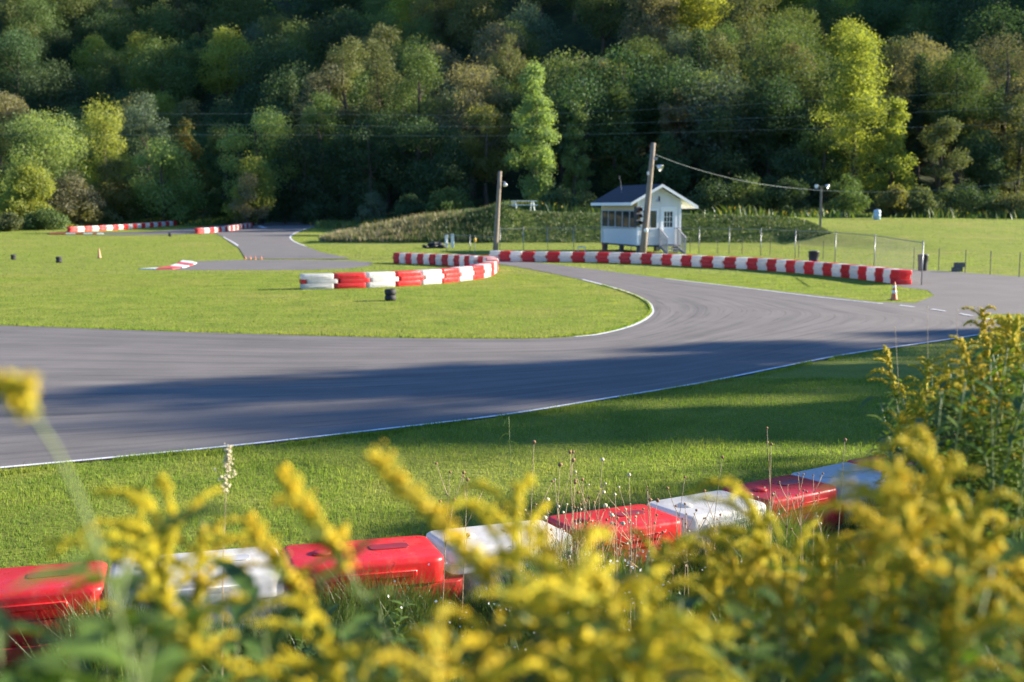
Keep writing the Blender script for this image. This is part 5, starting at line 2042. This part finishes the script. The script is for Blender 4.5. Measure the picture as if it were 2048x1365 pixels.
SK = [(1140, 905, 6.9, 'tallest brown seed stalk in front of the near red barrier', 4, False), (1068, 885, 7.1, 'thin bare stalk pair left of the tallest brown seed stalk', 2, False), (1120, 930, 6.8, 'brown seed stalk with flat heads beside the tallest one', 3, False), (1165, 960, 6.9, 'short brown seed stalk right of the tallest one', 2, False), (1205, 920, 7.0, 'stalk with pale fluffy head above the near red barrier', 2, True), (1258, 950, 7.1, 'stalk with curled pale heads above the red barrier top', 3, True), (1230, 990, 6.8, 'low pale-headed stalk before the red barrier', 3, True), (1535, 885, 7.4, 'forked dry stalk above the shaded barriers', 4, False), (1445, 915, 7.6, 'thin brown stalk left of the forked dry stalk', 2, False), (1370, 955, 7.4, 'thin stalk with orange tips before the bluish white barrier', 3, False), (900, 945, 6.9, 'branched dry weed left of the hooked goldenrod', 5, False), (935, 960, 6.9, 'fine branched weed beside the hooked goldenrod', 4, False), (1300, 1000, 7.0, 'dry stalk at the right end of the red barrier', 3, False), (1095, 1000, 6.8, 'dry stalk at the left end of the red barrier', 3, True), (1690, 880, 7.0, 'dry stalk left of the goldenrod bush', 1, False)]
for (px, py, Y, lb, hd, pale) in SK:
    stalk(px, py, Y, lb, hd, pale, r_h=.011 if not pale else .012)
for k, (px, py, Y, lb) in enumerate(((1855, 615, 5.2, 'long reddish grass stalk rising over the track left of the bush'), (1790, 655, 5.2, 'shorter reddish grass stalk left of the long one'), (1915, 620, 5.0, 'reddish grass stalk at the left side of the goldenrod bush'))):
    stalk(px, py, Y, lb, 1, True, 'grass_stalk', .003)

for k in range(34):
    px = rng.normal(1190, 90) if k < 24 else rng.uniform(1380, 1640)
    py = rng.uniform(965, 1090) if k < 24 else rng.uniform(930, 1040)
    stalk(px, py, rng.uniform(6.6, 7.2) + (px - 1190) * .0022, 'fine dry weed stalk in the tangle before the near red barrier' if k < 24 else 'fine dry weed stalk in the tangle before the bluish white barrier', int(rng.integers(3, 7)), k % 3 == 0, 'weed_stalk', .007, 'weed stalks before the near barriers')

# flowering grass stem standing alone
tp = at(457, 892, 4.6)
bx = tp.x - .06
root = empty('grass_stalk', (bx, 4.6, H(bx, 4.6)))
B = bez((0, 0, 0), (.0, 0, .8), (.06, 0, tp.z - H(bx, 4.6)), 12)
MB().tube([tuple(p) for p in B], list(np.linspace(.004, .0016, 12)), 5).build('stem', M_drystem, root, 0, True)
n = 160
tt = r.uniform(.86, 1.0, n)
Bi = np.stack([np.interp(tt * 11, np.arange(12), B[:, q]) for q in range(3)], 1) + r.normal(size=(n, 3)) * np.where(np.abs(tt - .9) < .02, .018, .007)[:, None]
V, f, lc = florets(Bi, r.uniform(.003, .006, n), r)
link('seed_head', np_mesh('seed_head', V, f, lc, [M_palehead]), root)
tag(root, 'pale seeding grass stalk standing upright left of centre', 'grass stalk')

# small white asters and fine weeds in front of the barriers
n = 420
X = rng.normal(.45, .5, n)
Y = 6.6 + .5 * X + rng.uniform(-.5, .35, n)
Zb = hz(X, Y)
hh = rng.uniform(.12, .62, n)
cen = np.stack([X, Y, Zb + hh], 1)
N = unit(rng.normal(size=(n, 3)) + [0, -1, .7])
Pq, fq = quads(cen, N, rng.uniform(.005, .012, n), np.full(n, .9), rng)
o = link('small_flowers', np_mesh('small_flowers', Pq, fq, np.full(n, 4), [M_aster]))
tag(o, kind='stuff')
n = 28000
X = rng.uniform(-2.5, 3.2, n)
Y = np.interp(X, [q_[0] for q_ in near], [q_[1] for q_ in near]) - .30 - np.abs(rng.normal(0, .32, n))
P = np.stack([X, Y, hz(X, Y) - .01], 1)
blade_object('weed_stems', P, rng.uniform(.18, .62, n) * (.5 + .5 * np.sin(X * 2.3 + .6) ** 2) * np.where((X > -.6) & (X < 2.4), 1.1, .95), rng.uniform(.0025, .007, n), M_tallgrass, .6)

# ------------------------------------------------------------------ light, sky, camera
EL, AZ = R(19), R(13)
sun = bpy.data.lights.new('sun', 'SUN')
sun.energy = 5.0
sun.angle = R(0.53)
sun.color = (1.0, 0.89, 0.72)
so = bpy.data.objects.new('sun', sun)
COL.objects.link(so)
dirv = Vector((math.cos(EL) * math.cos(AZ), math.cos(EL) * math.sin(AZ), math.sin(EL)))
so.rotation_euler = dirv.to_track_quat('Z', 'Y').to_euler()
so.location = dirv * 100

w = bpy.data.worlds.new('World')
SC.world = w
w.use_nodes = True
nt = w.node_tree
nt.nodes.clear()
sk = nt.nodes.new('ShaderNodeTexSky')
sk.sky_type = 'NISHITA'
sk.sun_disc = False
sk.sun_elevation = EL
sk.sun_rotation = R(77)
sk.dust_density = 0.3
sk.ozone_density = 3.0
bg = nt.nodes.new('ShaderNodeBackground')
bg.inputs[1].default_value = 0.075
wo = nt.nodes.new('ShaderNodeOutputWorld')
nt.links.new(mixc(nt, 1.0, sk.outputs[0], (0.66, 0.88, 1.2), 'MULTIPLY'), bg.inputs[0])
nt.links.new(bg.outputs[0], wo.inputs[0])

cam = bpy.data.cameras.new('camera')
cam.sensor_width = 36
cam.sensor_fit = 'HORIZONTAL'
cam.lens = F * 36 / 2048
cam.clip_start = .05
cam.clip_end = 3000
cam.dof.use_dof = True
cam.dof.focus_distance = 9.5
cam.dof.aperture_fstop = 2.25
co = bpy.data.objects.new('camera', cam)
COL.objects.link(co)
co.location = (0, 0, CAMZ)
co.rotation_euler = (R(90) - PITCH, 0, 0)
SC.camera = co

SC.view_settings.view_transform = 'Standard'
SC.view_settings.look = 'None'
SC.view_settings.exposure = 1.95
SC.view_settings.gamma = 1.0
SC.render.engine = 'CYCLES'
SC.cycles.use_denoising = True
SC.cycles.max_bounces = 8
SC.cycles.diffuse_bounces = 4
SC.cycles.transmission_bounces = 6
SC.cycles.sample_clamp_indirect = 6
